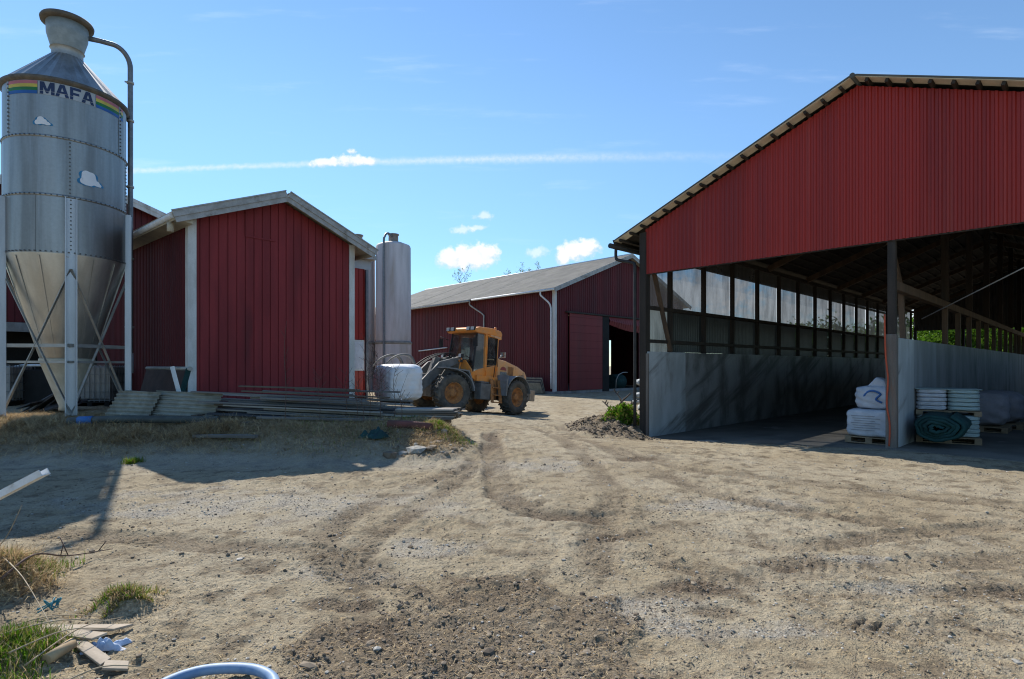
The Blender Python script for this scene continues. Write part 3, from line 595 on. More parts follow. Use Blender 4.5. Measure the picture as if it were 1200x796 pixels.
for i, (y0, y1) in enumerate(zip(edges[:-1], edges[1:])):
    if y1-y0 < .2: continue
    MB().clad(y1, 2.36, 3.56, .11, SIN, SIDE, x0=y0).build('lower_sheet', 'sheet_pale' if i == 0 else 'sheet_green', barn)
    MB().clad(y1-.01, 3.57, EV-.1, .11, SIN, SIDE, x0=y0+.01).build('upper_sheet', 'sheet_clear', barn)
bk = MB(); bk.clad(W, 4.25, lambda x: rt(x)+.115, .2, TRAP, T(0, DEP, 0), brk=(RID,)); bk.build('back_cladding', 'fibre_dark', barn)
for x in (.1, 2.6, 5.1, 7.7, W-.1): MB().box(x-.08, x+.08, DEP-.1, DEP+.06, 0, 4.5).build('post', 'dark_timber', barn)
rc = MB(); rc.clad(DEP, 3.9, EV-.05, .115, TRAP, Matrix(((0, -1, 0, W+.12), (1, 0, 0, 0), (0, 0, 1, 0), (0, 0, 0, 1)))); rc.build('side_cladding', 'red_steel', barn)
MB().tube(smooth_path([(5.60, -.06, 3.0), (5.62, -.065, 2.2), (5.66, -.065, 1.7), (5.64, -.065, 1.2), (5.69, -.065, .8), (5.68, -.065, .36)], 5), .016, 6).build('marker_rope', 'strap', barn)

# ------------------------------------------------------------------ big red barn in the middle distance
RM = math.atan2(.6857, .7279)
mb_ = thing('machine_barn', 'long dark red barn with grey roof and red sliding door behind the loader', 'barn', (2.77, 36.0, -.2), RM)
W, RID, DEP, EV, PK = 16.1, 8.05, 26, 6.85, 9.95; SL = (PK-EV)/RID
def rt2(x): return PK-abs(x-RID)*SL
WP = [(0, 0), (.1, 0), (.16, .03), (.84, .03), (.9, 0)]; pr = .22
m = MB(); m.clad(1.3, .05, lambda x: rt2(x), pr, WP); m.clad(9.5, 5.42, lambda x: rt2(x), pr, WP, brk=(RID,), x0=1.3); m.clad(W, .05, lambda x: rt2(x), pr, WP, x0=9.5); m.build('gable_wall', 'red_barn', mb_)
LS = Matrix(((0, 1, 0, 0), (1, 0, 0, 0), (0, 0, 1, 0), (0, 0, 0, 1)))
MB().clad(7.9, .05, EV, pr, WP, LS).build('side_wall', 'red_barn', mb_)
MB().clad(DEP, .05, EV-.05, pr, WP, T(.10, 0, 0) @ LS, x0=7.9).build('side_wall', 'red_barn', mb_)
rw = MB(); rw.box(W-.05, W, .02, 7.45, 0, EV); rw.box(W-.05, W, 7.85, DEP, 0, EV); rw.box(W-.05, W, 7.45, 7.85, 4.2, EV); rw.build('side_wall', 'red_barn', mb_)
MB().prism([(0, 0), (W, 0), (W, EV), (RID, PK), (0, EV)], DEP-.1, DEP).build('back_wall', 'red_barn', mb_)
inn = MB(); inn.box(.12, W-.06, .1, DEP-.12, .0, .02); inn.build('barn_floor_slab', 'concrete_dark', mb_)
ang = math.degrees(math.atan(SL)); 
for s_ in (-1, 1):
    Lr = (RID+.5)*math.sqrt(1+SL*SL)
    Mx = T(RID, 0, PK) @ (Matrix.Identity(4) if s_ > 0 else Matrix.Scale(-1, 4, (1, 0, 0))) @ R('Y', ang)
    if s_ < 0:
        MB().box(0, Lr, -.45, 7.9, .06, .14, Mx).build('roof_slope', 'fibre_cement', mb_)
        MB().box(0, Lr+.18, 7.9, DEP+.4, .055, .135, Mx).build('roof_slope', 'fibre_cement', mb_)
        st = MB()
        for y0, y1 in ((7.3, 8.3), (13.4, 14.3), (17.6, 18.2)): st.box(.1, Lr-.02, y0, y1, .136, .146, Mx)
        st.build('dark_strip', 'fibre_dark', mb_)
        MB().tube([Mx @ Vector((Lr+.04, -.45, .06)), Mx @ Vector((Lr+.04, 7.85, .06))], .075, 8).build('gutter', 'white_metal', mb_)
        MB().tube([Mx @ Vector((Lr+.22, 7.9, .05)), Mx @ Vector((Lr+.22, DEP+.4, .02))], .075, 8).build('gutter', 'grey_fascia', mb_)
    else: MB().box(0, Lr, -.45, DEP+.4, .06, .14, Mx).build('roof_slope', 'fibre_cement', mb_)
    MB().box(.0, Lr-.02, -.44, DEP, .03, .058, Mx).build('soffit', 'soffit', mb_)
    vb = MB(); vb.box(0, Lr+.02, -.48, -.452, -.12, .07, Mx); vb.box(0, Lr+.03, -.50, -.482, .03, .16, Mx); vb.build('barge_board', 'grey_fascia', mb_)
MB().tube([(RID, -.5, PK+.13), (RID, DEP+.4, PK+.13)], .09, 8).build('ridge_cap', 'white_metal', mb_)
MB().box(-.06, .14, -.06, -.031, .1, EV+.02).box(-.06, -.031, -.031, .16, .1, EV+.02).build('corner_board', 'white_wood', mb_)
ex = -.5-.05
MB().tube(smooth_path([(ex, .75, EV-.22), (ex, .75, EV-.42), (ex+.12, .62, EV-.60), (-.24, .3, EV-.95), (-.14, .22, EV-1.25), (-.14, .2, EV-1.9), (-.14, .2, .3)], 5), .055, 8).build('downpipe', 'white_metal', mb_)
MB().tube(smooth_path([(ex, 8.05, EV-.25), (ex, 8.05, EV-.5), (ex+.2, 7.6, EV-.85), (-.12, 7.0, EV-1.3), (-.12, 6.95, EV-1.9), (-.12, 6.95, .2)], 5), .055, 8).build('downpipe', 'galv_brace', mb_)
MB().tube([(-.10, 11.5, 3.25), (-.10, 15.5, 3.05)], .05, 8).build('rail', 'galv_leg', mb_)
MB().box(0, W, -.12, -.035, -.1, .14).box(-.12, -.035, -.12, DEP, -.1, .12).build('plinth', 'concrete', mb_)
d = MB(); d.box(1.32, 4.83, -.16, -.10, .16, 5.30); dr = d.build('sliding_door', 'red_door', mb_, .01)
gr = MB()
for z in np.arange(.9, 5.3, .52): gr.box(1.34, 4.80, -.168, -.1605, z, z+.02)
gr.build('door_panel_joints', 'red_barn', dr)
MB().box(1.0, 9.6, -.24, -.05, 5.32, 5.42).build('door_track', 'dark_timber', mb_)
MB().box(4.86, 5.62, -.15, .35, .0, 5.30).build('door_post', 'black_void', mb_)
cu = MB(); n = 14
for i in range(n):
    x0_, x1_ = 5.63+i*.28, 5.63+(i+1)*.28; z0 = 5.3; za = 4.78-.45*math.sin(math.pi*min(1, (i)/n)*.55)-.05*random.random(); zb = 4.78-.45*math.sin(math.pi*min(1, (i+1)/n)*.55)
    cu.add([(x0_, -.1, z0), (x1_, -.1, z0), (x1_, -.22, (z0+zb)/2), (x0_, -.24, (z0+za)/2), (x1_, -.1, zb), (x0_, -.1, za)], [(0, 1, 2, 3), (3, 2, 4, 5)])
cu.build('door_curtain', 'red_door', mb_)

# ------------------------------------------------------------------ red shed on the left
RS = math.atan2(.7576, .6527)
sh = thing('red_shed', 'small red boarded shed with white corner boards and grey barge boards', 'shed', (-7.56, 13.0, .5), RS)
W, DEP, EV, PK = 4.39, 8.0, 4.62, 5.50; RID = W/2; SL = (PK-EV)/RID
def rt3(x): return PK-abs(x-RID)*SL
BRD = [(0, 0), (.07, 0), (.07001, .022), (.93, .022), (.93001, 0)]
MB().clad(W-.12, .12, rt3, .213, BRD, brk=(RID,), x0=.12).build('front_boarding', 'red_wood', sh)
MB().clad(DEP, .12, EV+.0, .125, [(0, 0), (.22, 0), (.3, .02), (.7, .02), (.78, 0)], LS, x0=.12).build('side_cladding', 'red_barn', sh)
MB().box(W-.02, W, .1, DEP, .1, EV).build('side_wall', 'red_wood', sh); MB().prism([(0, .1), (W, .1), (W, EV), (RID, PK), (0, EV)], DEP-.03, DEP).build('back_wall', 'red_wood', sh)
cb_ = MB(); cb_.box(-.05, .135, -.055, -.024, .1, EV+.05); cb_.box(-.05, -.022, -.0235, .12, .1, EV+.03); cb_.build('corner_board', 'white_wood', sh, .004)
MB().box(W-.135, W+.04, -.055, -.024, .1, EV+.05).box(W+.002, W+.04, -.0235, .12, .1, EV+.03).build('corner_board', 'white_wood', sh, .004)
MB().box(.05, W, .02, DEP, -.5, .12).build('plinth', 'concrete_dark', sh)
tr_ = MB(); tr_.box(1.28, 2.05, -.045, -.024, PK-1.12, PK-1.08); tr_.box(1.26, 1.275, -.04, -.024, PK-1.1, PK-.35); tr_.build('hatch_outline', 'red_wood', sh)
for s_ in (-1, 1):
    oh = .42 if s_ < 0 else .50; Lr = (RID+oh)*math.sqrt(1+SL*SL); an = math.degrees(math.atan(SL))
    Mx = T(RID, 0, PK) @ (Matrix.Identity(4) if s_ > 0 else Matrix.Scale(-1, 4, (1, 0, 0))) @ R('Y', an)
    MB().box(0, Lr, -.38, DEP+.35, .10, .15, Mx).build('roof_slope', 'fibre_cement', sh)
    sf = MB()
    for k in np.arange(.02, Lr-.1, .125): sf.box(k, k+.115, -.36, DEP, .075, .098, Mx)
    sf.build('soffit_boards', 'soffit', sh)
    bb = MB(); bb.box(0, Lr+.02, -.41, -.382, -.10, .075, Mx); bb.build('barge_board', 'grey_fascia', sh, .004)
    bb = MB(); bb.box(0, Lr+.03, -.435, -.412, .02, .17, Mx); bb.build('barge_board', 'grey_fascia', sh, .004)
    MB().box(-.005, Lr+.04, -.455, -.43, .155, .185, Mx).build('verge_flashing', 'galv_brace', sh)
    MB().box(Lr-.0, Lr+.025, -.38, DEP, -.04, .15, Mx).build('eave_board', 'soffit', sh)
sb = MB(); sb.prism([(-.40, EV-.17), (-.02, EV-.02), (-.02, EV-.20), (-.03, EV-.22)], -.3, DEP); sb.build('eave_soffit', 'soffit', sh)
MB().tube([(-.47, -.36, EV-.11), (-.47, DEP*.96, EV-.17)], .065, 10).build('gutter', 'white_metal', sh)
MB().tube([(-.40, .0, EV-.2), (-.40, .0, EV-.42)], .07, 10).build('gutter_outlet', 'soffit', sh)
# annex seen past the shed's right corner
an_ = thing('annex', 'narrow red annex with a pale window behind the right corner of the shed', 'building', (-6.96, 18.28, .4), RS)
MB().clad(2.45, .1, 5.05, .2, BRD, x0=0).build('front_wall', 'red_steel', an_); MB().box(0, 2.45, .03, 2.5, .0, 5.05).build('walls', 'red_barn', an_)
MB().box(-.2, 2.75, -.35, 2.6, 5.06, 5.2).build('roof', 'grey_fascia', an_); MB().box(-.2, 2.7, -.06, -.03, 4.72, 5.05).build('fascia', 'sticker', an_)
wf = MB().box(1.62, 2.40, -.075, -.035, 1.05, 2.15).build('window', 'white_wood', an_); MB().box(1.68, 2.34, -.082, -.076, 1.11, 2.09).build('pane', 'bag_white', wf)
MB().box(2.46, 2.56, -.1, .05, .0, 4.7).build('corner_post', 'pipe_grey', an_)
# large red building behind the feed silo
rb_ = thing('feed_barn', 'tall red gabled barn with an open bay standing behind the feed silo', 'barn', (-15.06-6.9*.6527, 22-6.9*.7576, .4), RS)
W, RID, DEP, EV, PK = 10, 5.0, 14, 6.55, 8.15; SL = .32
def rt4(x): return PK-abs(x-RID)*SL
m = MB(); m.clad(6.2, 2.75, rt4, .2, BRD, brk=(RID,)); m.clad(W, .1, rt4, .2, BRD, x0=6.2); m.build('gable_wall', 'red_barn', rb_)
MB().box(0, 6.2, -.06, .1, 2.42, 2.74).build('lintel', 'concrete', rb_); MB().box(6.2, 6.4, -.05, .2, 0, 2.74).build('bay_post', 'dark_timber', rb_)
MB().box(0, .03, 0, DEP, 0, EV).box(W-.03, W, 0, DEP, 0, EV).prism([(0, 0), (W, 0), (W, EV), (RID, PK), (0, EV)], DEP-.05, DEP).build('walls', 'red_barn', rb_)
MB().box(.05, W-.05, 1.6, 1.65, 0, 2.9).build('bay_shade_panel', 'black_void', rb_)  # black sheet stands for the shade inside the open bay
for s_ in (-1, 1):
    Lr = (RID+.5)*math.sqrt(1+SL*SL); an = math.degrees(math.atan(SL))
    Mx = T(RID, 0, PK) @ (Matrix.Identity(4) if s_ > 0 else Matrix.Scale(-1, 4, (1, 0, 0))) @ R('Y', an)
    MB().box(0, Lr, -.4, DEP+.3, .08, .16, Mx).build('roof_slope', 'fibre_cement', rb_)
    MB().box(0, Lr-.02, -.38, DEP, .05, .078, Mx).build('soffit', 'soffit', rb_)
    MB().box(0, Lr+.02, -.44, -.402, -.12, .10, Mx).build('barge_board', 'white_wood', rb_); MB().box(0, Lr+.03, -.46, -.442, .04, .18, Mx).build('barge_board', 'white_wood', rb_)
# ------------------------------------------------------------------ galvanised feed silo with logo and filling pipe
SX, SY = -10.42, 13.0; SBZ = HT(SX, SY)-.02
silo = thing('feed_silo', 'galvanised feed silo on four braced legs with a rainbow logo band and filling pipe', 'silo', (SX, SY, SBZ), 0)
SR = 1.135; FA = math.degrees(math.atan2(-SY, -SX))       # azimuth of the side that faces the yard
def zs(h): return h-SBZ
z0, z1 = zs(4.08), zs(7.86)
FR = Matrix.Rotation(math.radians(FA), 4, 'Z')
sh_ = MB(); sh_.lathe([(SR, z0), (SR, z1)], 64)
for z in (zs(5.33), zs(6.59)): sh_.lathe([(SR, z-.03), (SR+.012, z-.025), (SR+.012, z+.025), (SR, z+.03)], 64)
for a, za, zb in ((1, zs(5.33), zs(6.59)), (58, zs(6.59), z1), (-62, zs(6.59), z1), (-30, z0, zs(5.33)), (75, zs(5.33), zs(6.59)), (-85, zs(5.33), zs(6.59))):
    Mv = FR @ R('Z', a) @ T(SR, 0, 0); sh_.box(-.006, .006, -.035, .035, za+.03, zb-.03, Mv)
body = sh_.build('shell', 'galv', silo)
bo = MB()
def bolt(M_): bo.box(-.005, .016, -.012, .012, -.012, .012, M_)
for z in (zs(5.33), zs(6.59), z0+.03, z1-.03):
    for k in range(72): bolt(R('Z', k*5) @ T(SR+.01, 0, z))
for a, za, zb in ((1, zs(5.33), zs(6.59)), (58, zs(6.59), z1), (-62, zs(6.59), z1), (75, zs(5.33), zs(6.59))):
    for k in range(14): bolt(FR @ R('Z', a+1.2) @ T(SR+.006, 0, za+.08+(zb-za-.16)*k/13))
tag(bo.build('bolts', 'bolt', silo), kind='stuff')
rf = MB(); n = 30; vs = []; fs = []
for k in range(n*2):
    t = math.pi*k/n; w = (0, .022)[k % 2]
    vs += [((SR+.05)*math.cos(t), (SR+.05)*math.sin(t), z1-.02+w), (.33*math.cos(t), .33*math.sin(t), zs(8.80)+w*.5)]
for k in range(n*2): k2 = (k+1) % (2*n); fs.append((2*k, 2*k2, 2*k2+1, 2*k+1))
rf.add(vs, fs); rf.build('roof_cone', 'galv', silo)
MB().lathe([(SR+.005, z1-.10), (SR+.06, z1-.06), (SR+.065, z1+.0), (SR+.02, z1+.01)], 64).build('eave_ring', 'lid_brown', silo)
MB().lathe([(.36, zs(8.74)), (.30, zs(8.86)), (.30, zs(8.98)), (.33, zs(9.0))], 32).build('neck', 'galv_brace', silo)
MB().lathe([(.29, zs(8.95)), (.39, zs(9.32)), (.40, zs(9.62)), (.385, zs(9.62))], 36).build('filling_hopper', 'lid', silo)
MB().lathe([(.05, zs(9.74)), (.49, zs(9.70)), (.51, zs(9.66)), (.50, zs(9.60)), (.38, zs(9.58))], 36).build('hopper_lid', 'lid_brown', silo)
hp = MB(); hp.lathe([(SR, z0), (SR-.01, z0-.05), (.50, zs(1.80)), (.46, zs(1.72))], 48)
for k in range(14): hp.bar((math.cos(k*.4488)*(SR), math.sin(k*.4488)*(SR), z0-.06), (math.cos(k*.4488)*.50, math.sin(k*.4488)*.50, zs(1.82)), .05, .012)
hp.build('hopper_cone', 'galv_cone', silo)
MB().lathe([(.52, zs(1.80)), (.53, zs(1.74)), (.50, zs(1.70)), (.16, zs(.70)), (.17, zs(.60)), (.05, zs(.58))], 32).build('discharge_cone', 'boot_white', silo)
LEGA = [3, 80, 180, 288]; LR = SR+.05
def lp(a, z, r=LR): t = math.radians(FA+a); return Vector((r*math.cos(t), r*math.sin(t), z))
for a in LEGA:
    Ml = FR @ R('Z', a) @ T(LR, 0, 0); l = MB()
    l.box(-.065, -.05, -.10, .10, 0, zs(5.30), Ml); l.box(-.05, .06, -.105, -.09, 0, zs(5.30), Ml); l.box(-.05, .06, .09, .105, 0, zs(5.30), Ml); l.box(-.07, .06, -.16, .16, -.02, .015, Ml)
    lg = l.build('leg', 'galv_leg', silo)
    hb = MB()
    for k in range(13): hb.box(-.05, -.035, -.012, .012, z0+.1+k*.09-.012, z0+.1+k*.09+.012, Ml)
    hb.build('leg_bolts', 'bolt', lg)
for i in range(4):
    a, b = LEGA[i], LEGA[(i+1) % 4]
    br = MB(); br.bar(lp(a, zs(3.75)), lp(b, .12), .06, .014, up=(0, 0, 1)); br.build('brace', 'galv_brace', silo)
    br = MB(); br.bar(lp(a, .12, LR-.03), lp(b, zs(3.75), LR-.03), .06, .014); br.build('brace', 'galv_brace', silo)
    br = MB(); br.bar(lp(a, zs(2.08), LR-.015), lp(b, zs(2.08), LR-.015), .02, .075); br.build('crossbar', 'galv_brace', silo)
    br = MB(); br.bar(lp(a, zs(1.72), LR-.015), lp(b, zs(1.72), LR-.015), .02, .05); br.build('crossbar', 'galv_brace', silo)
# filling pipe: down the right side, hooked over to the hopper
pd = math.radians(FA+96); px_, py_ = (SR+.10)*math.cos(pd), (SR+.10)*math.sin(pd)
ux, uy = math.cos(pd), math.sin(pd); pipe = [(ux*.36, uy*.36, zs(9.46)), (ux*.60, uy*.60, zs(9.50))]
for k in range(0, 10):
    t = k/9*math.pi/2; pipe.append((ux*(.88+.355*math.sin(t)), uy*(.88+.355*math.sin(t)), zs(9.52)-.46*(1-math.cos(t))))
pipe += [(px_, py_, zs(7)), (px_, py_, zs(4)), (px_, py_, zs(1.9))]
MB().tube(pipe, .058, 14).build('filling_pipe', 'pipe_grey', silo)
MB().tube([(px_, py_, zs(1.95)), (px_, py_, zs(1.45))], .068, 14).build('pipe_end', 'galv_leg', silo)
pc = MB()
for z in (8.7, 7.75, 6.1, 4.3, 2.6): pc.lathe([(.06, -.03), (.08, -.025), (.08, .025), (.06, .03)], 14, T(px_, py_, zs(z))); pc.bar((ux*(SR-.02), uy*(SR-.02), zs(z)), (px_, py_, zs(z)), .03, .03)
pc.build('pipe_clamps', 'galv_brace', silo)
# stickers wrapped round the shell: 2-D outlines (metres along the shell, height) cut into strips and bent
def wrap(polys, phi, z, r, name, m, parent, cut=None):
    bm = bmesh.new()
    for poly in polys:
        f = bm.faces.new([bm.verts.new((x, 0, y)) for x, y in poly])
    bmesh.ops.triangulate(bm, faces=bm.faces[:])
    xs2 = [v.co.x for v in bm.verts]; x = min(xs2)
    while x < max(xs2):
        x += .04; bmesh.ops.bisect_plane(bm, geom=bm.verts[:]+bm.edges[:]+bm.faces[:], plane_co=(x, 0, 0), plane_no=(1, 0, 0))
    if cut:
        for c in cut: bmesh.ops.bisect_plane(bm, geom=bm.verts[:]+bm.edges[:]+bm.faces[:], plane_co=(0, 0, c), plane_no=(0, 0, 1))
        bmesh.ops.delete(bm, geom=[f for f in bm.faces if cut[0] < f.calc_center_median().z < cut[1]], context='FACES')
    for v in bm.verts:
        t = math.radians(FA+phi)+v.co.x/SR; v.co = Vector((r*math.cos(t), r*math.sin(t), z+v.co.z))
    bmesh.ops.recalc_face_normals(bm, faces=bm.faces)
    me = bpy.data.meshes.new(name); bm.to_mesh(me); bm.free(); me.materials.append(mat[m])
    o = bpy.data.objects.new(name, me); C.objects.link(o); o.parent = parent; return o
LZ = zs(7.47); LH = .28; lw_ = .235
def sc(p, ox, w): return [(ox+x*w, y*LH*.95+.006) for x, y in p]
LM = [[(0, 0), (.24, 0), (.24, 1), (0, 1)], [(.76, 0), (1, 0), (1, 1), (.76, 1)], [(.24, 1), (.24, .55), (.43, .08), (.5, .08), (.5, .42), (.30, 1)], [(.76, 1), (.70, 1), (.5, .42), (.5, .08), (.57, .08), (.76, .55)]]
LA = [[(0, 0), (.27, 0), (.5, .76), (.5, 1), (.33, 1)], [(1, 0), (.67, 1), (.5, 1), (.5, .76), (.73, 0)], [(.3427, .24), (.6573, .24), (.5966, .44), (.4034, .44)]]
LF = [[(0, 0), (.27, 0), (.27, 1), (0, 1)], [(.27, .38), (.80, .38), (.80, .58), (.27, .58)], [(.27, .78), (.95, .78), (.95, 1), (.27, 1)]]
wrap([[(-.50, 0), (.50, 0), (.50, LH), (-.50, LH)]], 0, LZ, SR+.004, 'logo_band', 'sticker', silo)
for L_, ox, w_ in ((LM, -.475, .26), (LA, -.205, .235), (LF, .045, .20), (LA, .245, .235)):
    wrap([sc(p, ox, w_) for p in L_], 0, LZ, SR+.008, 'logo_letter', 'navy', silo, cut=(.070, .078))
for k, c_ in enumerate(('r_blue', 'r_grn', 'r_yel', 'r_pink')):
    for x0_, x1_ in ((-1.28, -.52), (.52, 1.30)):
        wrap([[(x0_, k*LH/4), (x1_, k*LH/4), (x1_, (k+1)*LH/4), (x0_, (k+1)*LH/4)]], 0, LZ, SR+.004, 'rainbow_stripe', c_, silo)
def cloud_outline(circ, n=72):
    cx = sum(c[0] for c in circ)/len(circ); cy = min(c[1] for c in circ); out = []
    for k in range(n):
        t = 2*math.pi*k/n; dx, dy = math.cos(t), math.sin(t); best = .01
        for x, y, r in circ:
            ox, oy = x-cx, y-cy; bq = ox*dx+oy*dy; cq = ox*ox+oy*oy-r*r; D = bq*bq-cq
            if D > 0: best = max(best, bq+math.sqrt(D))
        out.append((cx+best*dx, cy+max(best*dy, -.055)))
    return out
c1 = [(-.10, 0, .07), (-.03, .08, .085), (.04, .03, .075), (.12, -.01, .05), (.165, -.025, .03)]
c2 = [(-.11, 0, .07), (-.06, .15, .09), (.03, .14, .085), (.02, .03, .10), (.14, -.0, .06), (.20, -.03, .035), (-.02, 0, .1)]
for cc_, ph, z, s in ((c1, -22, 6.86, .78), (c2, 20, 5.74, 1.0)):
    q = [(x*s, y*s, r*s) for x, y, r in cc_]
    wrap([cloud_outline([(x+sg*.055*s, y-.012*s, r*.96) for x, y, r in q for sg in (-1, 1)])], ph, zs(z), SR+.004, 'cloud_shadow_emblem', 'c_blue', silo)
    wrap([cloud_outline(q)], ph, zs(z), SR+.008, 'cloud_emblem', 'c_white', silo)

# ------------------------------------------------------------------ two tower tanks behind the shed
def tank(x, y, label):
    b = thing('tower_tank', label, 'tank', (x, y, HT(x, y)-.03), 0, 'tower tanks behind the shed')
    bz = HT(x, y); r = 1.07; t = 9.0-bz; k = 3.0-bz
    MB().lathe([(r*.985, k+.12), (r, k+.3), (r*.98, t-.12), (r*.93, t), (r*.55, t+.16), (.26, t+.24), (.0, t+.26)], 40).build('shell', 'tank', b)
    MB().lathe([(r*1.03, -.2), (r*1.02, k-.05)], 40).build('base', 'tank', b)
    MB().lathe([(r*1.02, k-.06), (r*1.06, k-.02), (r*1.05, k+.10), (r*.985, k+.13)], 40).build('band', 'tank_band', b)
    MB().lathe([(.30, t+.1), (.29, t+.62), (.34, t+.64), (.34, t+.70), (0, t+.72)], 24).build('vent_cap', 'tank_band', b)
    u = Vector((-.12, -1, 0)).normalized()
    MB().tube(smooth_path([tuple(u*.25+Vector((0, 0, t+.5))), tuple(u*.6+Vector((-.12, 0, t+.62))), tuple(u*1.0+Vector((-.18, 0, t+.35))), tuple(u*1.13+Vector((-.2, 0, t-.4))), tuple(u*1.13+Vector((-.2, 0, 4))), tuple(u*1.13+Vector((-.2, 0, .2)))], 5), .065, 10).build('pipe', 'pipe_grey', b)
    return b
tank(-7.27, 34, 'tall pinkish grey tower tank fully seen between shed and machine barn')
tank(-9.52, 34.2, 'tall pinkish grey tower tank half hidden by the right end of the shed')

# ------------------------------------------------------------------ wheel loader holding a wrapped bale
LX, LY = -1.65, 21.54
hr, hf = np.array((-.60, -.80)), np.array((-.81, -.586))
fa, ra = np.array((LX, LY))+1.45*hf, np.array((LX, LY))-1.45*hr
zf_, zr_ = HT(*fa), HT(*ra); tilt = math.degrees(math.atan2(zf_-zr_, 2.9)); LZ0 = (zf_+zr_)/2
ldr = thing('wheel_loader', 'muddy orange articulated wheel loader with closed cab, parked nose to the left', 'loader', (LX, LY, LZ0-.02), 0)
Mr = R('Z', math.degrees(math.atan2(hr[1], hr[0]))) @ R('Y', -tilt)
Mf = R('Z', math.degrees(math.atan2(hf[1], hf[0]))) @ R('Y', -tilt)
WR, WW = .72, .52
def wheel(Mfr, x, side):
    Mw = Mfr @ T(x, side*.98, WR-.015) @ R('X', -90*side)       # +z of the lathe points outwards
    t = MB(); h = WW/2
    t.lathe([(.37, -h*.75), (.44, -h*.98), (.58, -h*1.03), (.655, -h*.9), (.675, -h*.55), (.68, 0), (.675, h*.55), (.655, h*.9), (.58, h*1.03), (.44, h*.98), (.37, h*.75)], 48, Mw)
    for k in range(22):
        for sg in (-1, 1):
            a = k*360/22+(0 if sg > 0 else 360/44); Ml = Mw @ R('Z', a)
            t.add([(.66, -.035, sg*.02), (.66, .035, sg*.02), (.66, .10, sg*h*.98), (.66, .03, sg*h*.98), (WR, -.028, sg*.02), (WR, .028, sg*.02), (WR-.02, .09, sg*h*.96), (WR-.02, .04, sg*h*.96)],
                  [(0, 1, 2, 3), (4, 5, 6, 7), (0, 1, 5, 4), (1, 2, 6, 5), (2, 3, 7, 6), (3, 0, 4, 7)], Ml)
    w = t.build('wheel', 'rubber', ldr)
    r = MB(); r.lathe([(.375, h*.75), (.385, h*.82), (.36, h*.8), (.345, h*.35), (.24, h*.22), (.22, h*.3), (.15, h*.34), (.145, h*.62), (.10, h*.68), (0, h*.68)], 36, Mw)
    for k in range(12): r.lathe([(.016, 0), (.016, .03), (0, .03)], 6, Mw @ R('Z', k*30) @ T(.195, 0, h*.3))
    r.lathe([(.37, -h*.75), (.2, -h*.3), (0, -h*.3)], 24, Mw)
    r.build('rim', 'rust', w)
for sd in (1, -1): wheel(Mf, 1.45, sd); wheel(Mr, -1.45, sd)
# rear frame
b = MB(); b.box(-2.65, -.15, -.40, .40, .55, 1.02, Mr); b.box(-1.60, -1.30, -.85, .85, .55, .85, Mr); b.build('rear_chassis', 'machine_grey', ldr, .015)
hood = [(-.72, 1.08), (-.72, 2.16), (-1.3, 2.13), (-2.1, 1.98), (-2.62, 1.80), (-2.76, 1.62), (-2.80, 1.05), (-2.2, .98)]
hd = MB(); hd.prism(hood, -.66, .66, Mr); hd = hd.build('hood', 'orange_faded', ldr, .05)
v = MB()
for k in range(7): v.box(-1.78+k*.055, -1.75+k*.055, .662, .672, 1.48, 1.92, Mr)
v.build('hood_vent', 'rust', hd)
v = MB(); v.box(-2.78, -2.83, -.5, .5, 1.12, 1.55, Mr); v.build('radiator_grille', 'machine_black', hd)
em = MB(); arc = [(-1.12+.20*math.cos(t), 1.72+.17*math.sin(t)) for t in np.linspace(.15, math.pi-.15, 10)]
em.prism(arc, .661, .667, Mr); em.build('hood_emblem', 'tape_red', hd)
em = MB(); em.box(-1.34, -.92, .661, .666, 1.48, 1.68, Mr); em.build('hood_emblem', 'stone', hd)
em = MB()
for x0_, x1_, z0_, z1_ in ((-2.20, -2.23, 1.50, 1.66), (-2.27, -2.38, 1.64, 1.66), (-2.35, -2.38, 1.58, 1.66), (-2.27, -2.38, 1.565, 1.585), (-2.27, -2.30, 1.50, 1.58), (-2.27, -2.38, 1.50, 1.52), (-2.42, -2.53, 1.64, 1.66), (-2.42, -2.53, 1.50, 1.52), (-2.42, -2.45, 1.52, 1.64), (-2.50, -2.53, 1.52, 1.64)):
    em.box(x1_, x0_, .661, .668, z0_, z1_, Mr)
em.build('hood_number', 'machine_grey', hd)
MB().box(-2.96, -2.72, -.72, .72, .62, 1.04, Mr).build('counterweight', 'machine_grey', ldr, .03)
MB().box(-3.36, -2.97, .15, .72, .60, 1.06, Mr).build('ballast_block', 'board_fresh', ldr, .015)
def fender(Mfr, x, sd, a0, a1, r0, y0, y1, nm, th=.03):
    q = MB(); n = 14; vs = []
    for k in range(n+1):
        t = math.radians(a0+(a1-a0)*k/n)
        for rr in (r0, r0+th):
            for y in (y0, y1): vs.append((x+rr*math.cos(t), sd*y, WR+rr*math.sin(t)))
    fs = []
    for k in range(n):
        o = 4*k; fs += [(o, o+1, o+5, o+4), (o+2, o+6, o+7, o+3), (o, o+4, o+6, o+2), (o+1, o+3, o+7, o+5)]
    fs += [(0, 2, 3, 1), (4*n, 4*n+1, 4*n+3, 4*n+2)]
    q.add(vs, fs, Mfr, False)
    return q
for sd in (1, -1):
    q = fender(Mr, -1.45, sd, 12, 168, .80, .60, 1.27, 'f'); q.prism([(-.62, .72), (-.62, 1.28), (-.72, 1.52), (-.68, .72)], *(sorted((sd*.62, sd*1.26))), Mr); q.build('rear_fender', 'fender', ldr)
    q = fender(Mf, 1.45, sd, 95, 172, .79, .60, 1.27, 'f', .035)
    q.prism([(.62, .95), (.66, .95), (.95, 1.52), (1.9, 1.56), (1.9, 1.60), (.92, 1.57)], *(sorted((sd*.60, sd*1.26))), Mf); q.build('front_fender', 'fender', ldr)
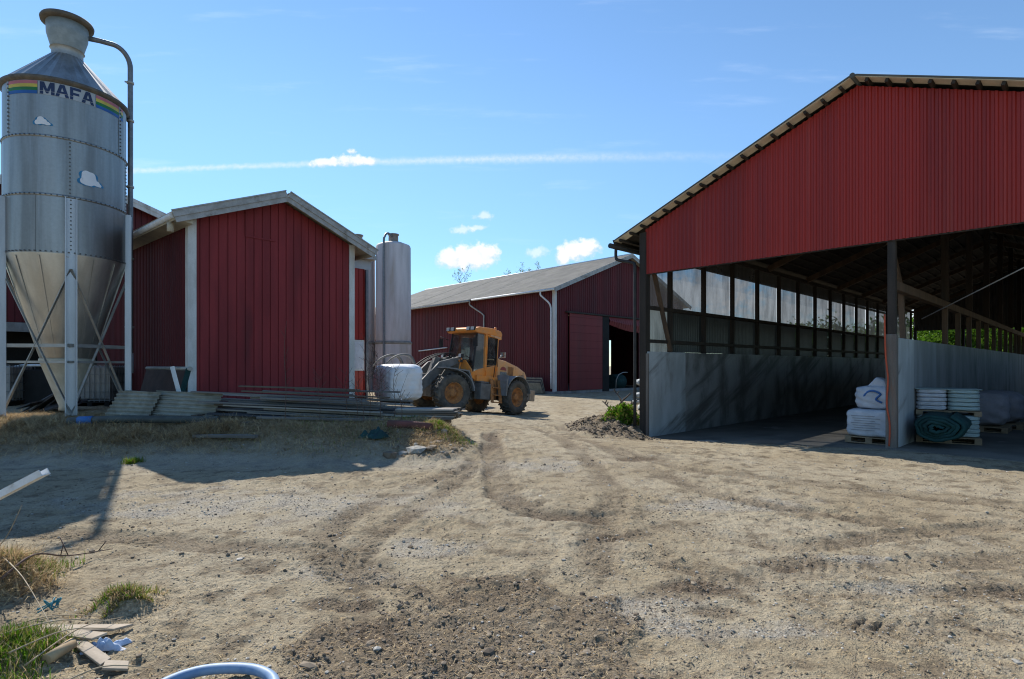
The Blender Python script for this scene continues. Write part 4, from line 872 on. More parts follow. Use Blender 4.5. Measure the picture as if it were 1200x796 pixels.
MB().box(-.72, .55, -.62, .62, .80, 1.22, Mr).build('cab_mount', 'machine_grey', ldr, .02)
MB().box(-.02, .56, .66, .98, .52, 1.12, Mr).box(-.02, .5, .64, .9, 1.13, 1.2, Mr).build('battery_box', 'machine_grey', ldr, .02)
MB().box(-.62, .62, .62, .80, 1.20, 1.42, Mr).bar((.60, .70, 1.40), (.32, .84, 1.02), .10, .06, M=Mr).build('cab_sill', 'orange', ldr, .012)
st = MB()
st.bar((-.12, .90, 1.32), (-.05, 1.06, .42), .03, .16, up=(1, 0, 0), M=Mr); st.bar((-.56, .90, 1.32), (-.56, 1.06, .42), .03, .16, up=(1, 0, 0), M=Mr)
for z, y in ((.44, 1.06), (.72, 1.01), (1.0, .955)): st.box(-.55, -.08, y-.10, y+.08, z-.02, z+.02, Mr)
st.box(-.55, -.10, .82, .84, .55, 1.3, Mr); st.build('step_ladder', 'rust', ldr)
# cab
cab = MB(); cab.prism([(-.72, 1.22), (-.72, 1.86), (-.60, 1.90), (.42, 1.66), (.80, 1.52), (.80, 1.30), (.62, 1.22)], -.71, .71, Mr); cab = cab.build('cab', 'orange', ldr, .02)
def yz(poly, x0, x1, nm, m, par):
    n = len(poly); q = MB(); q.add([(x0, a, b) for a, b in poly]+[(x1, a, b) for a, b in poly], [tuple(range(n)), tuple(range(2*n-1, n-1, -1))]+[(i, i+n, (i+1) % n+n, (i+1) % n) for i in range(n)], Mr); return q.build(nm, m, par, .01)
fp = yz([(-.66, 1.28), (.70, 1.28), (.70, 1.60), (.36, 1.96), (.20, 1.96), (-.10, 1.62), (-.66, 1.56)], .80, .85, 'front_skirt', 'orange', cab)
yz([(-.62, 1.38), (.68, 1.38), (.68, 1.48), (-.62, 1.48)], .852, .857, 'skirt_stripe', 'tape_red', fp)
def post(p, q, w, h, m='orange', nm='cab_pillar'): return MB().bar(p, q, w, h, up=(1, 0, 0), M=Mr).build(nm, m, cab, .008)
for sd in (1, -1):
    post((-.66, sd*.67, 1.85), (-.62, sd*.63, 3.04), .09, .09, 'machine_black'); post((.10, sd*.69, 1.62), (.10, sd*.66, 3.04), .10, .09); post((.74, sd*.66, 1.52), (.56, sd*.62, 3.04), .06, .06, 'machine_black')
    MB().add([(-.62, sd*.69, 1.88), (.06, sd*.695, 1.74), (.06, sd*.655, 3.0), (-.60, sd*.645, 3.0)], [(0, 1, 2, 3)], Mr).build('side_window', 'glass', cab)
    MB().add([(.14, sd*.695, 1.66), (.71, sd*.675, 1.53), (.55, sd*.63, 3.0), (.14, sd*.655, 3.0)], [(0, 1, 2, 3)], Mr).build('side_window', 'glass', cab)
MB().add([(.75, -.64, 1.54), (.75, .64, 1.54), (.57, .60, 3.02), (.57, -.60, 3.02)], [(0, 1, 2, 3)], Mr).build('windscreen', 'glass', cab)
MB().add([(-.68, -.62, 1.9), (-.68, .62, 1.9), (-.63, .60, 3.02), (-.63, -.60, 3.02)], [(0, 1, 2, 3)], Mr).build('rear_window', 'glass', cab)
rfm = MB(); rfm.prism([(-.80, 3.03), (-.84, 3.14), (-.74, 3.26), (-.2, 3.30), (.55, 3.25), (.78, 3.17), (.80, 3.06), (.72, 3.02)], -.74, .74, Mr); roof = rfm.build('cab_roof', 'orange', cab, .03)
MB().prism([(-.78, 2.92), (-.78, 3.028), (-.1, 3.028), (-.1, 2.98)], .60, .75, Mr).build('roof_trim', 'orange_faded', roof, .01)
def lamp(x, y, z, Mx, parent, nm='work_lamp', s=.085, m='lamp_glass'):
    b = MB(); b.box(x-.08, x+.04, y-s, y+s, z-s*.8, z+s*.8, Mx); b = b.build(nm, 'machine_black', parent, .012)
    MB().box(x+.041, x+.052, y-s*.86, y+s*.86, z-s*.66, z+s*.66, Mx).build('lens', m, b)
for y in (-.62, -.40, .40, .62): lamp(.82, y, 3.15, Mr, roof)
MB().lathe([(.05, 0), (.055, .10), (.03, .13), (0, .13)], 12, Mr @ T(-.66, .5, 3.28)).build('beacon', 'amber', roof)
dr = MB()
for p, q in (((-.60, .735, 1.30), (.05, .735, 1.30)), ((-.60, .735, 1.30), (-.62, .715, 2.98)), ((.05, .735, 1.30), (.05, .70, 2.98)), ((-.62, .715, 2.98), (.05, .70, 2.98))): dr.bar(p, q, .03, .05, M=Mr)
dr.build('door_frame', 'orange', cab)
MB().tube([Mr @ Vector(p) for p in ((.0, .77, 2.25), (-.30, .84, 2.15), (-.36, .84, 1.9), (-.36, .80, 1.4))], .016, 8).build('grab_rail', 'machine_black', cab)
seat = MB(); seat.box(-.45, .05, -.26, .26, 1.62, 1.78, Mr); seat.box(-.52, -.40, -.25, .25, 1.75, 2.55, Mr); seat.build('seat', 'machine_black', cab, .04)
swh = MB(); swh.tube([(Mr @ Vector((.38+.17*math.cos(t)*.5, .18*math.sin(t), 2.02+.17*math.cos(t)*.8))) for t in np.linspace(0, 2*math.pi, 20)], .016, 8, cap=False); swh.bar((.55, 0, 1.55), (.38, 0, 2.0), .07, .07, M=Mr); swh.build('steering_wheel', 'machine_black', cab)
for sd in (1, -1):
    a = Mr @ Vector((.70, sd*.68, 2.75)); c_ = Mr @ Vector((.98, sd*.88, 2.85))
    mi_ = MB(); mi_.tube([a, c_, c_+Vector((0, 0, -.1))], .014, 8); mi_.box(-.05, .0, -.09, .09, -.40, -.08, T(*c_) @ R('Z', math.degrees(math.atan2(hr[1], hr[0])))); mi_.build('mirror', 'machine_black', cab)
mq = MB(); mq.tube([Mr @ Vector((-.78, .60, 2.1)), Mr @ Vector((-.82, .80, 2.34))], .014, 8); mq.box(-.88, -.82, .70, .92, 2.22, 2.44, Mr); mq.build('rear_mirror', 'chrome', cab)
MB().tube([Mr @ Vector((-1.0, -.35, 2.1)), Mr @ Vector((-1.0, -.35, 2.75))], .055, 10).build('exhaust', 'machine_black', ldr)
# front frame, lift arms, bale grab
b = MB(); b.box(.1, 1.95, -.38, .38, .50, 1.0, Mf); b.box(1.30, 1.60, -.85, .85, .55, .85, Mf); b.build('front_chassis', 'machine_grey', ldr, .015)
for sd in (1, -1): MB().prism([(.55, 1.0), (.62, 1.9), (.85, 2.12), (1.15, 2.02), (1.75, 1.0)], *sorted((sd*.30, sd*.36)), Mf).build('tower_plate', 'machine_grey', ldr, .01)
for sd in (1, -1):
    am = MB(); am.prism([(.78, 2.02), (.92, 2.08), (1.75, 1.80), (2.35, 1.15), (2.72, .80), (2.66, .55), (2.45, .62), (2.1, .92), (1.6, 1.50), (.85, 1.88)], *sorted((sd*.40, sd*.52)), Mf); am.build('lift_arm', 'machine_grey', ldr, .01)
    cy = MB(); cy.tube([Mf @ Vector((.95, sd*.25, 1.0)), Mf @ Vector((1.6, sd*.25, 1.30))], .06, 10); cy.tube([Mf @ Vector((1.6, sd*.25, 1.30)), Mf @ Vector((2.1, sd*.35, 1.15))], .035, 10); cy.build('lift_cylinder', 'machine_grey', ldr)
tl = MB(); tl.prism([(1.55, 1.95), (1.72, 2.02), (1.95, 1.35), (1.80, 1.25)], -.10, .10, Mf); tl.tube([Mf @ Vector((.8, 0, 1.8)), Mf @ Vector((1.4, 0, 1.92))], .07, 10); tl.tube([Mf @ Vector((1.4, 0, 1.92)), Mf @ Vector((1.63, 0, 1.97))], .04, 10); tl.bar((1.88, 0, 1.32), (2.70, 0, 1.15), .1, .1, M=Mf); tl.build('tilt_linkage', 'machine_grey', ldr)
hs_ = MB()
for y in (-.2, .2, .05): hs_.tube(smooth_path([tuple(Mf @ Vector(p)) for p in ((.7, y, 1.9), (1.2, y*1.3, 2.18), (1.9, y*1.2, 1.95), (2.5, y, 1.5), (2.75, y, 1.3))], 5), .022, 6)
hs_.build('hydraulic_hoses', 'machine_black', ldr)
gb = MB(); gb.box(2.72, 2.82, -.62, .62, .24, .38, Mf); gb.box(2.72, 2.82, -.62, .62, 1.30, 1.42, Mf)
for y in (-.6, -.2, .2, .6): gb.box(2.72, 2.82, y-.05, y+.05, .24, 1.46 if abs(y) > .5 else 1.42, Mf)
gb.build('grab_frame', 'machine_grey', ldr, .008)
for y in (-.52, .52):
    f_ = MB(); f_.bar((2.8, y, .24), (3.9, y, .24), .09, .09, M=Mf); f_.build('lower_tine', 'machine_black', ldr, .01)
for y in (-.62, .40):
    cl = MB(); pts = smooth_path([(2.70, y, 1.62), (2.88, y, 1.86), (3.2, y, 1.90), (3.58, y, 1.72), (3.84, y, 1.42)], 5)
    cl.tube([Mf @ Vector(p) for p in pts], [.065-.04*i/(len(pts)-1) for i in range(len(pts))], 8); cl.bar((2.77, y, 1.38), (2.72, y, 1.64), .05, .07, M=Mf); cl.build('grab_claw', 'machine_grey', ldr)
for y in (.46, -.46):
    q = MB(); q.bar((.98, y*1.3, 1.58), (.95, y*1.45, 2.02), .035, .035, M=Mf); q.build('lamp_stalk', 'orange', ldr); lamp(1.0, y*1.45, 2.10, Mf, ldr, 'headlight', .09); lamp(1.0, y*1.45, 1.90, Mf, ldr, 'indicator', .055, 'amber')
# the wrapped bale, soft barrel with folds
def bale():
    bm = bmesh.new(); bmesh.ops.create_cube(bm, size=1); bmesh.ops.subdivide_edges(bm, edges=bm.edges[:], cuts=22, use_grid_fill=True)
    for v_ in bm.verts:
        x, y, z = v_.co*2; p = 5.0; n_ = (abs(x)**p+abs(y)**p+abs(z)**p)**(1/p); k = 1/n_
        x, y, z = x*k, y*k, z*k
        w = 1+.02*math.sin(9*x+4*z)*math.cos(7*y)+.012*math.sin(23*z+9*y)+.012*math.sin(31*y+7*x)
        v_.co = Vector((x*.66*w, y*.80*w, z*.62*(1+.02*math.sin(6*y+x*4))))
    me = bpy.data.meshes.new('wrapped_bale'); bm.to_mesh(me); bm.free(); me.materials.append(mat['wrap'])
    for p_ in me.polygons: p_.use_smooth = True
    o = bpy.data.objects.new('wrapped_bale', me); C.objects.link(o); return o
bl = bale(); bp_ = Mf @ Vector((3.36, .60, .90)); bl.location = Vector((LX, LY, LZ0))+bp_; bl.rotation_euler = (0, 0, math.atan2(hf[1], hf[0]))
tag(bl, 'white plastic wrapped hay bale gripped in front of the orange loader', 'hay bale')
fl_ = MB()
for k in range(9):
    u = random.uniform(-.12, .12); z = random.uniform(-.5, .45); fl_.add([(.10+u, .715, z), (.22+u, .72, z+.06), (.20+u, .78, z-.06), (.06+u, .75, z-.14)], [(0, 1, 2, 3)])
fl_.build('loose_wrap', 'wrap', bl)
MB().box(.42, .50, .69, .712, -.1, .14).build('red_tape', 'tape_red', bl)
# ------------------------------------------------------------------ things left around the yard
def Z(x, y): return HT(x, y)
# intermediate bulk containers and a framed trolley behind the silo
def ibc(px, y, label, dark=False):
    x = (px-600)/650*y; z = Z(x, y)
    o = thing('bulk_container', label, 'container', (x, y, z), RS*.15)
    MB().box(-.5, .5, -.45, .45, .20, 1.12).build('tank', 'black_void' if dark else 'ibc', o, .05)
    c = MB()
    for k in range(9):
        t = -.52+k*.13; c.bar((t, -.48, .15), (t, -.48, 1.16), .016, .016); c.bar((t, .48, .15), (t, .48, 1.16), .016, .016)
        u = -.48+k*.12; c.bar((-.52, u, .15), (-.52, u, 1.16), .016, .016); c.bar((.52, u, .15), (.52, u, 1.16), .016, .016)
    for z_ in (.18, .42, .66, .90, 1.15):
        for s_ in (-1, 1): c.bar((-.53, s_*.49, z_), (.53, s_*.49, z_), .018, .018); c.bar((s_*.53, -.49, z_), (s_*.53, .49, z_), .018, .018)
    c.build('cage', 'pipe_grey', o)
    p = MB()
    for t in (-.48, -.05, .38): p.box(t, t+.12, -.48, .48, 0, .12)
    p.box(-.54, .54, -.49, .49, .122, .145); p.build('pallet_base', 'black_void', o)
    return o
ibc(117, 15.6, 'grey caged bulk container standing behind the right half of the feed silo')
ibc(3, 15.8, 'grey caged bulk container at the far left edge behind the silo leg')
x = (42-600)/650*15.9; o = thing('dark_bin', 'black bin with a white tubular frame behind the silo', 'bin', (x, 15.9, Z(x, 15.9)), .1)
MB().box(-.55, .55, .05, .8, .0, 1.02).build('tub', 'black_void', o, .04)
MB().tube(smooth_path([(-.56, 0, 0), (-.56, 0, 1.0), (-.5, 0, 1.10), (-.3, 0, 1.14), (.56, 0, 1.14)], 5), .035, 8).build('frame', 'white_metal', o)
for k, (px, y, rz, ln, tl) in enumerate(((48, 13.9, 20, .8, 34), (58, 13.7, -14, .9, 28), (66, 13.8, 5, .6, 40), (74, 13.6, 30, .7, 18), (40, 13.6, -30, .8, 12), (84, 13.7, 8, .6, 10))):
    x = (px-600)/650*y; b = MB(); b.box(-ln/2, ln/2, -.22, .22, 0, .03); o = b.build('broken_sheet', 'eternit_dark'); o.location = (x, y, Z(x, y)+.04+abs(math.sin(math.radians(tl)))*ln*.42+.02*k); o.rotation_euler = (math.radians(12), math.radians(-tl), math.radians(rz))
    tag(o, 'broken dark roofing sheet in the heap under the feed silo', 'roofing sheet', 'broken sheets under the silo')
# brown panel leaning on the shed's side
o = thing('leaning_panel', 'dark brown panel with a grey top rail leaning against the side of the shed', 'panel', (-7.72, 12.75, Z(-7.7, 12.8)), math.atan2(2.15, -2.45))
Mx = R('X', 14)
MB().box(.05, 3.0, -.03, .03, .03, 1.05, Mx).build('board', 'panel_brown', o, .01); MB().box(-.02, .05, -.05, .05, .0, 1.1, Mx).build('edge', 'teal', o); MB().tube([Mx @ Vector((-.1, 0, 1.10)), Mx @ Vector((3.05, 0, 1.10))], .05, 10).build('rail', 'galv_brace', o)
MB().bar((-.2, -.12, 0), (-.12, .12, 1.12), .05, .09).build('strut', 'galv_leg', o)
# corrugated sheets, stacked on edge
for k in range(4):
    o = MB(); L_ = 1.6-.1*k; n = 96; H_ = .70; vs = []; fs = []
    for i in range(n+1):
        u = i/n*H_; w = .026*(lambda q: max(-.8, min(.8, 1.3*math.sin(q))))(2*math.pi*u/.098)
        for th in (0, .007): vs += [(0, u, w+th), (L_, u, w+th)]
    for i in range(n):
        a = 4*i; b = a+4; fs += [(a, a+1, b+1, b), (a+2, b+2, b+3, a+3), (a, b, b+2, a+2), (a+1, a+3, b+3, b+1)]
    fs += [(0, 2, 3, 1), (4*n, 4*n+1, 4*n+3, 4*n+2)]
    o.add(vs, fs, None, True); o = o.build('corrugated_sheet', 'eternit'); y = 11.72+.05*k; x = (122+k*3-600)/650*y
    if k in (0,): o.scale = (.60, 1, 1)
    if k == 1: o.location.x = 0
    xx = x+(0 if k == 0 else (.75 if k == 1 else .0)); o.location = (xx, y-(.03 if k == 0 else 0), Z(-8, 11.9)+.02); o.rotation_euler = (math.radians(53), math.radians(2+.6*k), math.radians(-3))
    tag(o, ('short grey corrugated sheet at the left front of the leaning stack', 'long grey corrugated sheet overlapping the short one in the leaning stack', 'grey corrugated sheet behind the front two in the stack', 'rearmost grey corrugated sheet of the leaning stack')[k], 'corrugated sheet', 'corrugated sheets beside the board pile')
# board pile in front of the shed
PX0, PX1, PY = -7.15, -1.75, 12.25
lay = 0; nb = 0
rb2 = random.Random(5)
def board(x0, x1, y, z, w, h, rz, m, label, group, ry=0):
    b = MB(); L_ = x1-x0; k = max(2, int(L_/.5)); sag = rb2.uniform(-.006, .006)
    vs = []; fs = []
    for i in range(k+1):
        t = i/k; xx = -L_/2+L_*t; s_ = sag*math.sin(math.pi*t)
        vs += [(xx, -w/2, s_), (xx, w/2, s_), (xx, w/2, s_+h), (xx, -w/2, s_+h)]
    for i in range(k):
        a = 4*i
        for j in range(4): fs.append((a+j, a+(j+1) % 4, a+4+(j+1) % 4, a+4+j))
    fs += [(0, 3, 2, 1), (4*k, 4*k+1, 4*k+2, 4*k+3)]
    b.add(vs, fs); o = b.build('plank', m); o.location = ((x0+x1)/2, y, z); o.rotation_euler = (0, ry, rz); return tag(o, label, 'plank', group)
SLP = math.radians(2.6)
def pz(x): return .64-(x+7)*math.tan(SLP)
for i, x in enumerate((-6.6, -4.6, -2.7)):
    o = MB().box(-.06, .06, -.75, .75, -.25, .06).build('bearer', 'board_brown'); o.location = (x, PY, pz(x)-.07); tag(o, 'dark timber bearer lying across beneath the long board pile', 'timber', 'bearers under the boards')
for L in range(9):
    y = PY-.62+.03*L+rb2.uniform(-.03, .05)
    while y < PY+.62-.045*L:
        w = rb2.choice((.10, .125, .15, .175)); h = rb2.choice((.028, .034, .04))
        x0 = rb2.uniform(-7.7, -6.3)+.10*L; x1 = rb2.uniform(-2.6, -1.35)-.10*L
        if rb2.random() < .35: x0 += rb2.uniform(.6, 2.2)
        if rb2.random() < .25: x1 -= rb2.uniform(.5, 1.6)
        m = rb2.choices(('board', 'board_pale', 'board_brown', 'eternit_dark'), (5, 3.2, 2.2, 1))[0]
        if not (rb2.random() < .16+.03*L):
            board(x0, x1, y+w/2, pz((x0+x1)/2)+.060*L, w, h, rb2.uniform(-.05, .05), m, 'weathered plank in the long pile in front of the red shed', 'planks in the long pile', SLP)
        y += w+rb2.uniform(.02, .09)
board(-4.9, -2.55, PY+.35, pz(-3.7)+.56, .13, .035, .03, 'board', 'thin plank lying loose on top of the long pile, towards its right end', None, SLP*.6)
board(-6.1, -3.4, PY+.15, pz(-4.8)+.58, .12, .03, -.02, 'board_brown', 'dark thin plank lying topmost across the middle of the long pile', None, SLP*.7)
# second short stack at the right end
o = thing('short_plank_stack', 'short stack of grey planks with cut ends showing, right of the long pile', 'plank stack', (-1.75, 11.95, Z(-1.75, 11.95)+.02), -.12)
for k in range(5):
    for j in range(3): MB().box(-.75+.02*((k*7+j*3) % 5), .55+.03*((k*5+j) % 4), -.30+j*.20, -.11+j*.20, .02+k*.045, .055+k*.045).build('plank', ('board', 'board_pale', 'board_brown')[(k+j*2) % 3], o)
for a in (0, 1): MB().box(-.5+a*.8, -.42+a*.8, -.32, .32, -.12, .018).build('bearer', 'board_brown', o)
board(-6.75, -5.2, 11.18, Z(-6, 11.2)+.03, .30, .03, -.05, 'eternit_dark', 'flat dark slab lying at the foot of the corrugated sheets', None, .03)
board(-5.95, -4.75, 10.35, Z(-5.4, 10.35)+.06, .13, .05, -.06, 'board', 'single grey plank lying in the dry grass before the pile', None, .0)
board(-5.2, -2.6, 11.3, Z(-4, 11.3)+.05, .14, .04, -.03, 'board', 'long grey plank lying on the grass along the foot of the pile', None, .02)
# pipe with a blue band, red log, net
o = thing('dark_pipe', 'long dark grey pipe with a bright blue band lying in the dry grass', 'pipe', (-7.6, 11.0, Z(-7.6, 11.0)+.09), 0)
MB().tube([(-1.1, -.12, .02), (-.2, 0, .05), (1.7, .16, .02)], .075, 12).build('tube', 'tube_dark', o); MB().tube([(-.92, -.10, .033), (-.66, -.062, .04)], .08, 12).build('band', 'blue_tape', o)
o = MB().tube([(-.45, 0, 0), (0, .03, .01), (.42, 0, 0)], [.075, .08, .07], 12).build('log', 'log'); x, y = G(490, 507, .35); o.location = (x-.15, y, Z(x, y)+.05); o.rotation_euler = (0, .05, -.15); tag(o, 'reddish brown log lying on the slope below the right end of the boards', 'log')
def rag(name, m, label, cat, x, y, s, seed, hh=.12):
    r = np.random.default_rng(seed); bm = bmesh.new(); bmesh.ops.create_grid(bm, x_segments=22, y_segments=16, size=1)
    ph = r.uniform(0, 6, 8)
    for v in bm.verts:
        a, b = v.co.x, v.co.y
        z = .5*math.sin(5*a+ph[0]+3*b)+.35*math.sin(9*b+ph[1])+.3*math.sin(13*a-6*b+ph[2])
        v.co = Vector((a*s[0]*(1+.2*math.sin(4*b+ph[3])), b*s[1]*(1+.25*math.sin(3*a+ph[4])), max(0.004, hh*(.5+.5*z)*(1-max(abs(a), abs(b))**3))))
    me = bpy.data.meshes.new(name); bm.to_mesh(me); bm.free(); me.materials.append(mat[m])
    for p in me.polygons: p.use_smooth = True
    o = bpy.data.objects.new(name, me); C.objects.link(o); o.location = (x, y, GZ(x, y)); md = o.modifiers.new('thick', 'SOLIDIFY'); md.thickness = .004
    return tag(o, label, cat)
x, y = G(440, 519, .2); rag('green_net', 'teal', 'crumpled dark green net lying on the grassy slope before the boards', 'net', x, y, (.26, .2), 3, .2)
x, y = G(124, 765); r = rag('blue_rag', 'rag', 'crumpled pale blue plastic rag beside the broken boards in the foreground', 'rag', x, y, (.10, .045), 8, .07); r.rotation_euler = (0, 0, .25)
x, y = G(58, 722); rs_ = random.Random(4); o = MB().tube(smooth_path([(rs_.uniform(-.06, .06), rs_.uniform(-.05, .05), rs_.uniform(.01, .12)) for _ in range(14)], 5), .004, 5).build('teal_string', M('teal_cord', (.03, .22, .28), rough=.6)); o.location = (x, y, GZ(x, y)); tag(o, 'small tangle of teal cord by the grass tuft at lower left', 'cord')
# grey sheets stacked against the machine barn
Mw = Matrix.Translation((2.77, 36, -.2)) @ Matrix.Rotation(RM, 4, 'Z')
for k in range(5):
    c = Mw @ Vector((-.42-.05*k, 1.35, .02)); o = MB().box(-.9, .9, -.02, .02, 0, 1.05-.08*k).build('grey_sheet', ('eternit', 'eternit_dark')[k % 2]); o.location = c; o.rotation_euler = (math.radians(-17-k*1.5), 0, RM+math.pi/2)
    tag(o, 'grey sheet leaning in a stack beside the machine barn corner', 'sheet', 'grey sheets by the machine barn')
# odds and ends in the machine barn doorway
c = Mw @ Vector((7.9, .9, .05)); o = thing('hose_reel', 'dark green drum with a curved pale hoop in the machine barn doorway', 'drum', c, RM)
MB().tube([(-.6, 0, .55), (.6, 0, .55)], .55, 20).build('drum', 'teal', o); MB().tube([(-.9+0, -.62, .1), (-.85, -.62, .7), (-.55, -.62, 1.1), (0, -.62, 1.25), (.6, -.62, 1.25)], .035, 8).build('hoop', 'galv_brace', o)
for k, (x, y, s, mm) in enumerate(((6.4, 1.2, .55, 'board_brown'), (6.7, 1.5, .7, 'rust'))):
    c = Mw @ Vector((x, y, .03)); o = MB().lathe([(s*.7, 0), (s*.62, s*.5), (s*.5, s*1.1), (s*.2, s*1.7), (0, s*1.75)], 9, sm=False).build('scrap_sack', mm); o.location = c; o.rotation_euler = (0, 0, k*1.1)
    tag(o, ('small brown sack heap at the left of the doorway of the machine barn', 'taller rusty brown sack heap behind the smaller one in the machine barn doorway')[k], 'sack')
# ---- goods on the barn floor
BR = Matrix.Translation((3.68, 15.25, -.33)) @ Matrix.Rotation(RX, 4, 'Z'); BRi = BR.inverted()
def pallet_parts(o, w=1.2, d=.8):
    p = MB()
    for t in (-w/2, -.06, w/2-.12): p.box(t, t+.12, -d/2, d/2, .0, .095)
    for k in range(5): p.box(-w/2, w/2, -d/2+k*(d-.1)/4, -d/2+k*(d-.1)/4+.1, .096, .118)
    for k in (0, 2, 4): p.box(-w/2, w/2, -d/2+k*(d-.1)/4, -d/2+k*(d-.1)/4+.1, -.02, -.001)
    return p.build('pallet', 'pallet', o)
def sackmesh(w, d, h, seed, p=4.0, lump=.04, nseg=14):
    r = random.Random(seed); ph = [r.uniform(0, 6.3) for _ in range(6)]
    bm = bmesh.new(); bmesh.ops.create_cube(bm, size=1); bmesh.ops.subdivide_edges(bm, edges=bm.edges[:], cuts=nseg, use_grid_fill=True)
    for v in bm.verts:
        x, y, z = v.co*2; n_ = (abs(x)**p+abs(y)**p+abs(z)**p)**(1/p); x, y, z = x/n_, y/n_, z/n_
        k = 1+lump*(math.sin(5*x+ph[0])*math.cos(4*y+ph[1])+.6*math.sin(11*z+6*x+ph[2])+.4*math.sin(17*y+ph[3]-5*z))
        v.co = Vector((x*w/2*k, y*d/2*k, z*h/2*(1+.4*(k-1))+h/2))
    vs = [tuple(v.co) for v in bm.verts]; fs = [[v.index for v in f.verts] for f in bm.faces]; bm.free(); return vs, fs
def sack(name, w, d, h, seed, m, M_, parent, p=4.0, lump=.04):
    vs, fs = sackmesh(w, d, h, seed, p, lump); b = MB(); b.add(vs, fs, M_, True); return b.build(name, m, parent)
wp = (7.86, 12.05); o = thing('bagged_pallet', 'big white printed bag on a pallet beside the centre post of the open barn', 'big bag', (wp[0], wp[1], .0), RX)
pallet_parts(o, .9, .8); bg_ = sack('bag', .88, .84, .58, 2, 'bag_white', T(0, 0, .12), o, 9, .02)
pr_ = MB()
for k in range(7):
    pr_.box(-.32+.03*(k % 3), .12+.05*((k*2) % 4), -.437, -.431, .56-k*.05, .57-k*.05); pr_.box(-.448, -.442, -.28+.05*(k % 2), .1+.05*(k % 3), .56-k*.05, .57-k*.05)
pr_.build('printed_lines', 'print_grey', bg_)
o = thing('white_sack', 'smaller white sack with a blue print sitting on top of the big white bag', 'sack', (wp[0]+.10, wp[1]+.03, .70), RX)
sk = sack('bag', .72, .66, .50, 5, 'bag_white', T(0, 0, 0), o, 5, .05); 
MB().prism([(-.16, .48), (.02, .70), (.18, .62), (.22, .46)], -.2, .16).build('bag_neck', 'bag_white', sk, .04)
bm_ = MB(); bm_.tube(smooth_path([(-.20, -.325, .22), (-.12, -.33, .36), (.0, -.335, .40), (.13, -.33, .33), (.05, -.335, .22), (.16, -.33, .15)], 5), .022, 6); bm_.build('blue_print', 'bag_blue', sk)
o = thing('feed_bag_stack', 'two tier pallet stack of white and green feed bags right of the centre wall', 'bag stack', (9.42, 12.05, .02), RX+.25)
pallet_parts(o, 1.1, .9)
for k in range(5):
    for j in (0, 1): sack('bag', .54, .86, .105, 20+k*2+j, 'bag_green', T(-.27+.54*j, 0, .12+k*.088), o, 5, .02)
pl2 = MB()
for t in (-.55, -.06, .43): pl2.box(t, t+.12, -.42, .42, .565, .645)
pl2.box(-.55, .55, -.43, .43, .646, .668); pl2.build('pallet', 'pallet', o)
for k in range(5):
    for j in (0, 1): sack('bag', .54, .86, .10, 40+k*2+j, 'bag_white' if j == 0 else 'bag_green', T(-.27+.54*j, 0, .67+k*.088), o, 5, .02)
MB().box(-.56, .56, -.44, .44, 1.112, 1.125).build('cover_sheet', 'bag_green', o, .004)
o = thing('grey_big_bag', 'plain grey big bag on a pallet behind the stack of feed bags', 'big bag', (11.9, 14.0, .02), RX); pallet_parts(o, 1.0, .9); sack('bag', 1.0, .95, .86, 9, 'bag_grey', T(0, 0, .12), o, 3.6, .05)
o = thing('grey_bag_beside', 'grey big bag standing right behind the first grey bag in the open barn', 'big bag', (12.9, 14.7, .02), RX); pallet_parts(o, 1.0, .9); sack('bag', 1.0, .95, .84, 19, 'bag_grey', T(0, 0, .12), o, 3.4, .05)
# rolled tarpaulin: a spiral swept along its length
o = MB(); n = 110; prof = []
for i in range(n):
    t = i/n*2*math.pi*4.2; rr = .06+.25*i/n+.012*math.sin(3*t+1)+.01*math.sin(7*t); prof.append((rr*math.cos(t)*1.12, rr*math.sin(t)*.82+.31))
vs = []; fs = []; m_ = 9; th = .05
for j in range(m_+1):
    y = j/m_*1.05
    for i, (a, b) in enumerate(prof):
        kk = 1+.06*math.sin(j*1.3+i*.05); q = 1-th/math.hypot(a, b-.31)
        vs.append((a*kk, y+.03*math.sin(i*.3)+.10*(i/n), max(.0, (b-.31)*kk+.31))); vs.append((a*kk*q, y+.03*math.sin(i*.3)+.10*(i/n), max(.012, (b-.31)*kk*q+.31)))
for j in range(m_):
    for i in range(n-1):
        a = (j*n+i)*2; b = a+2; c = ((j+1)*n+i)*2; d = c+2
        fs += [(a, b, d, c), (a+1, c+1, d+1, b+1)]
for i in range(n-1):
    a = i*2; fs.append((a, a+1, a+3, a+2)); a += m_*n*2; fs.append((a, a+2, a+3, a+1))
o.add(vs, fs, None, True); o = o.build('rolled_tarpaulin', 'teal'); o.scale = (1.32, 1.25, 1.22); o.location = (8.34, 10.9, .03); o.rotation_euler = (0, 0, math.radians(-42)); tag(o, 'rolled dark green tarpaulin lying on the floor against the centre wall', 'tarpaulin')
o = MB().tube([tuple(P(1080, 374, 13.5)), tuple(P(1215, 306, 10.4))], .012, 6).build('slack_rope', 'rope'); tag(o, 'thin pale rope running up from the centre wall to the barn front', 'rope')

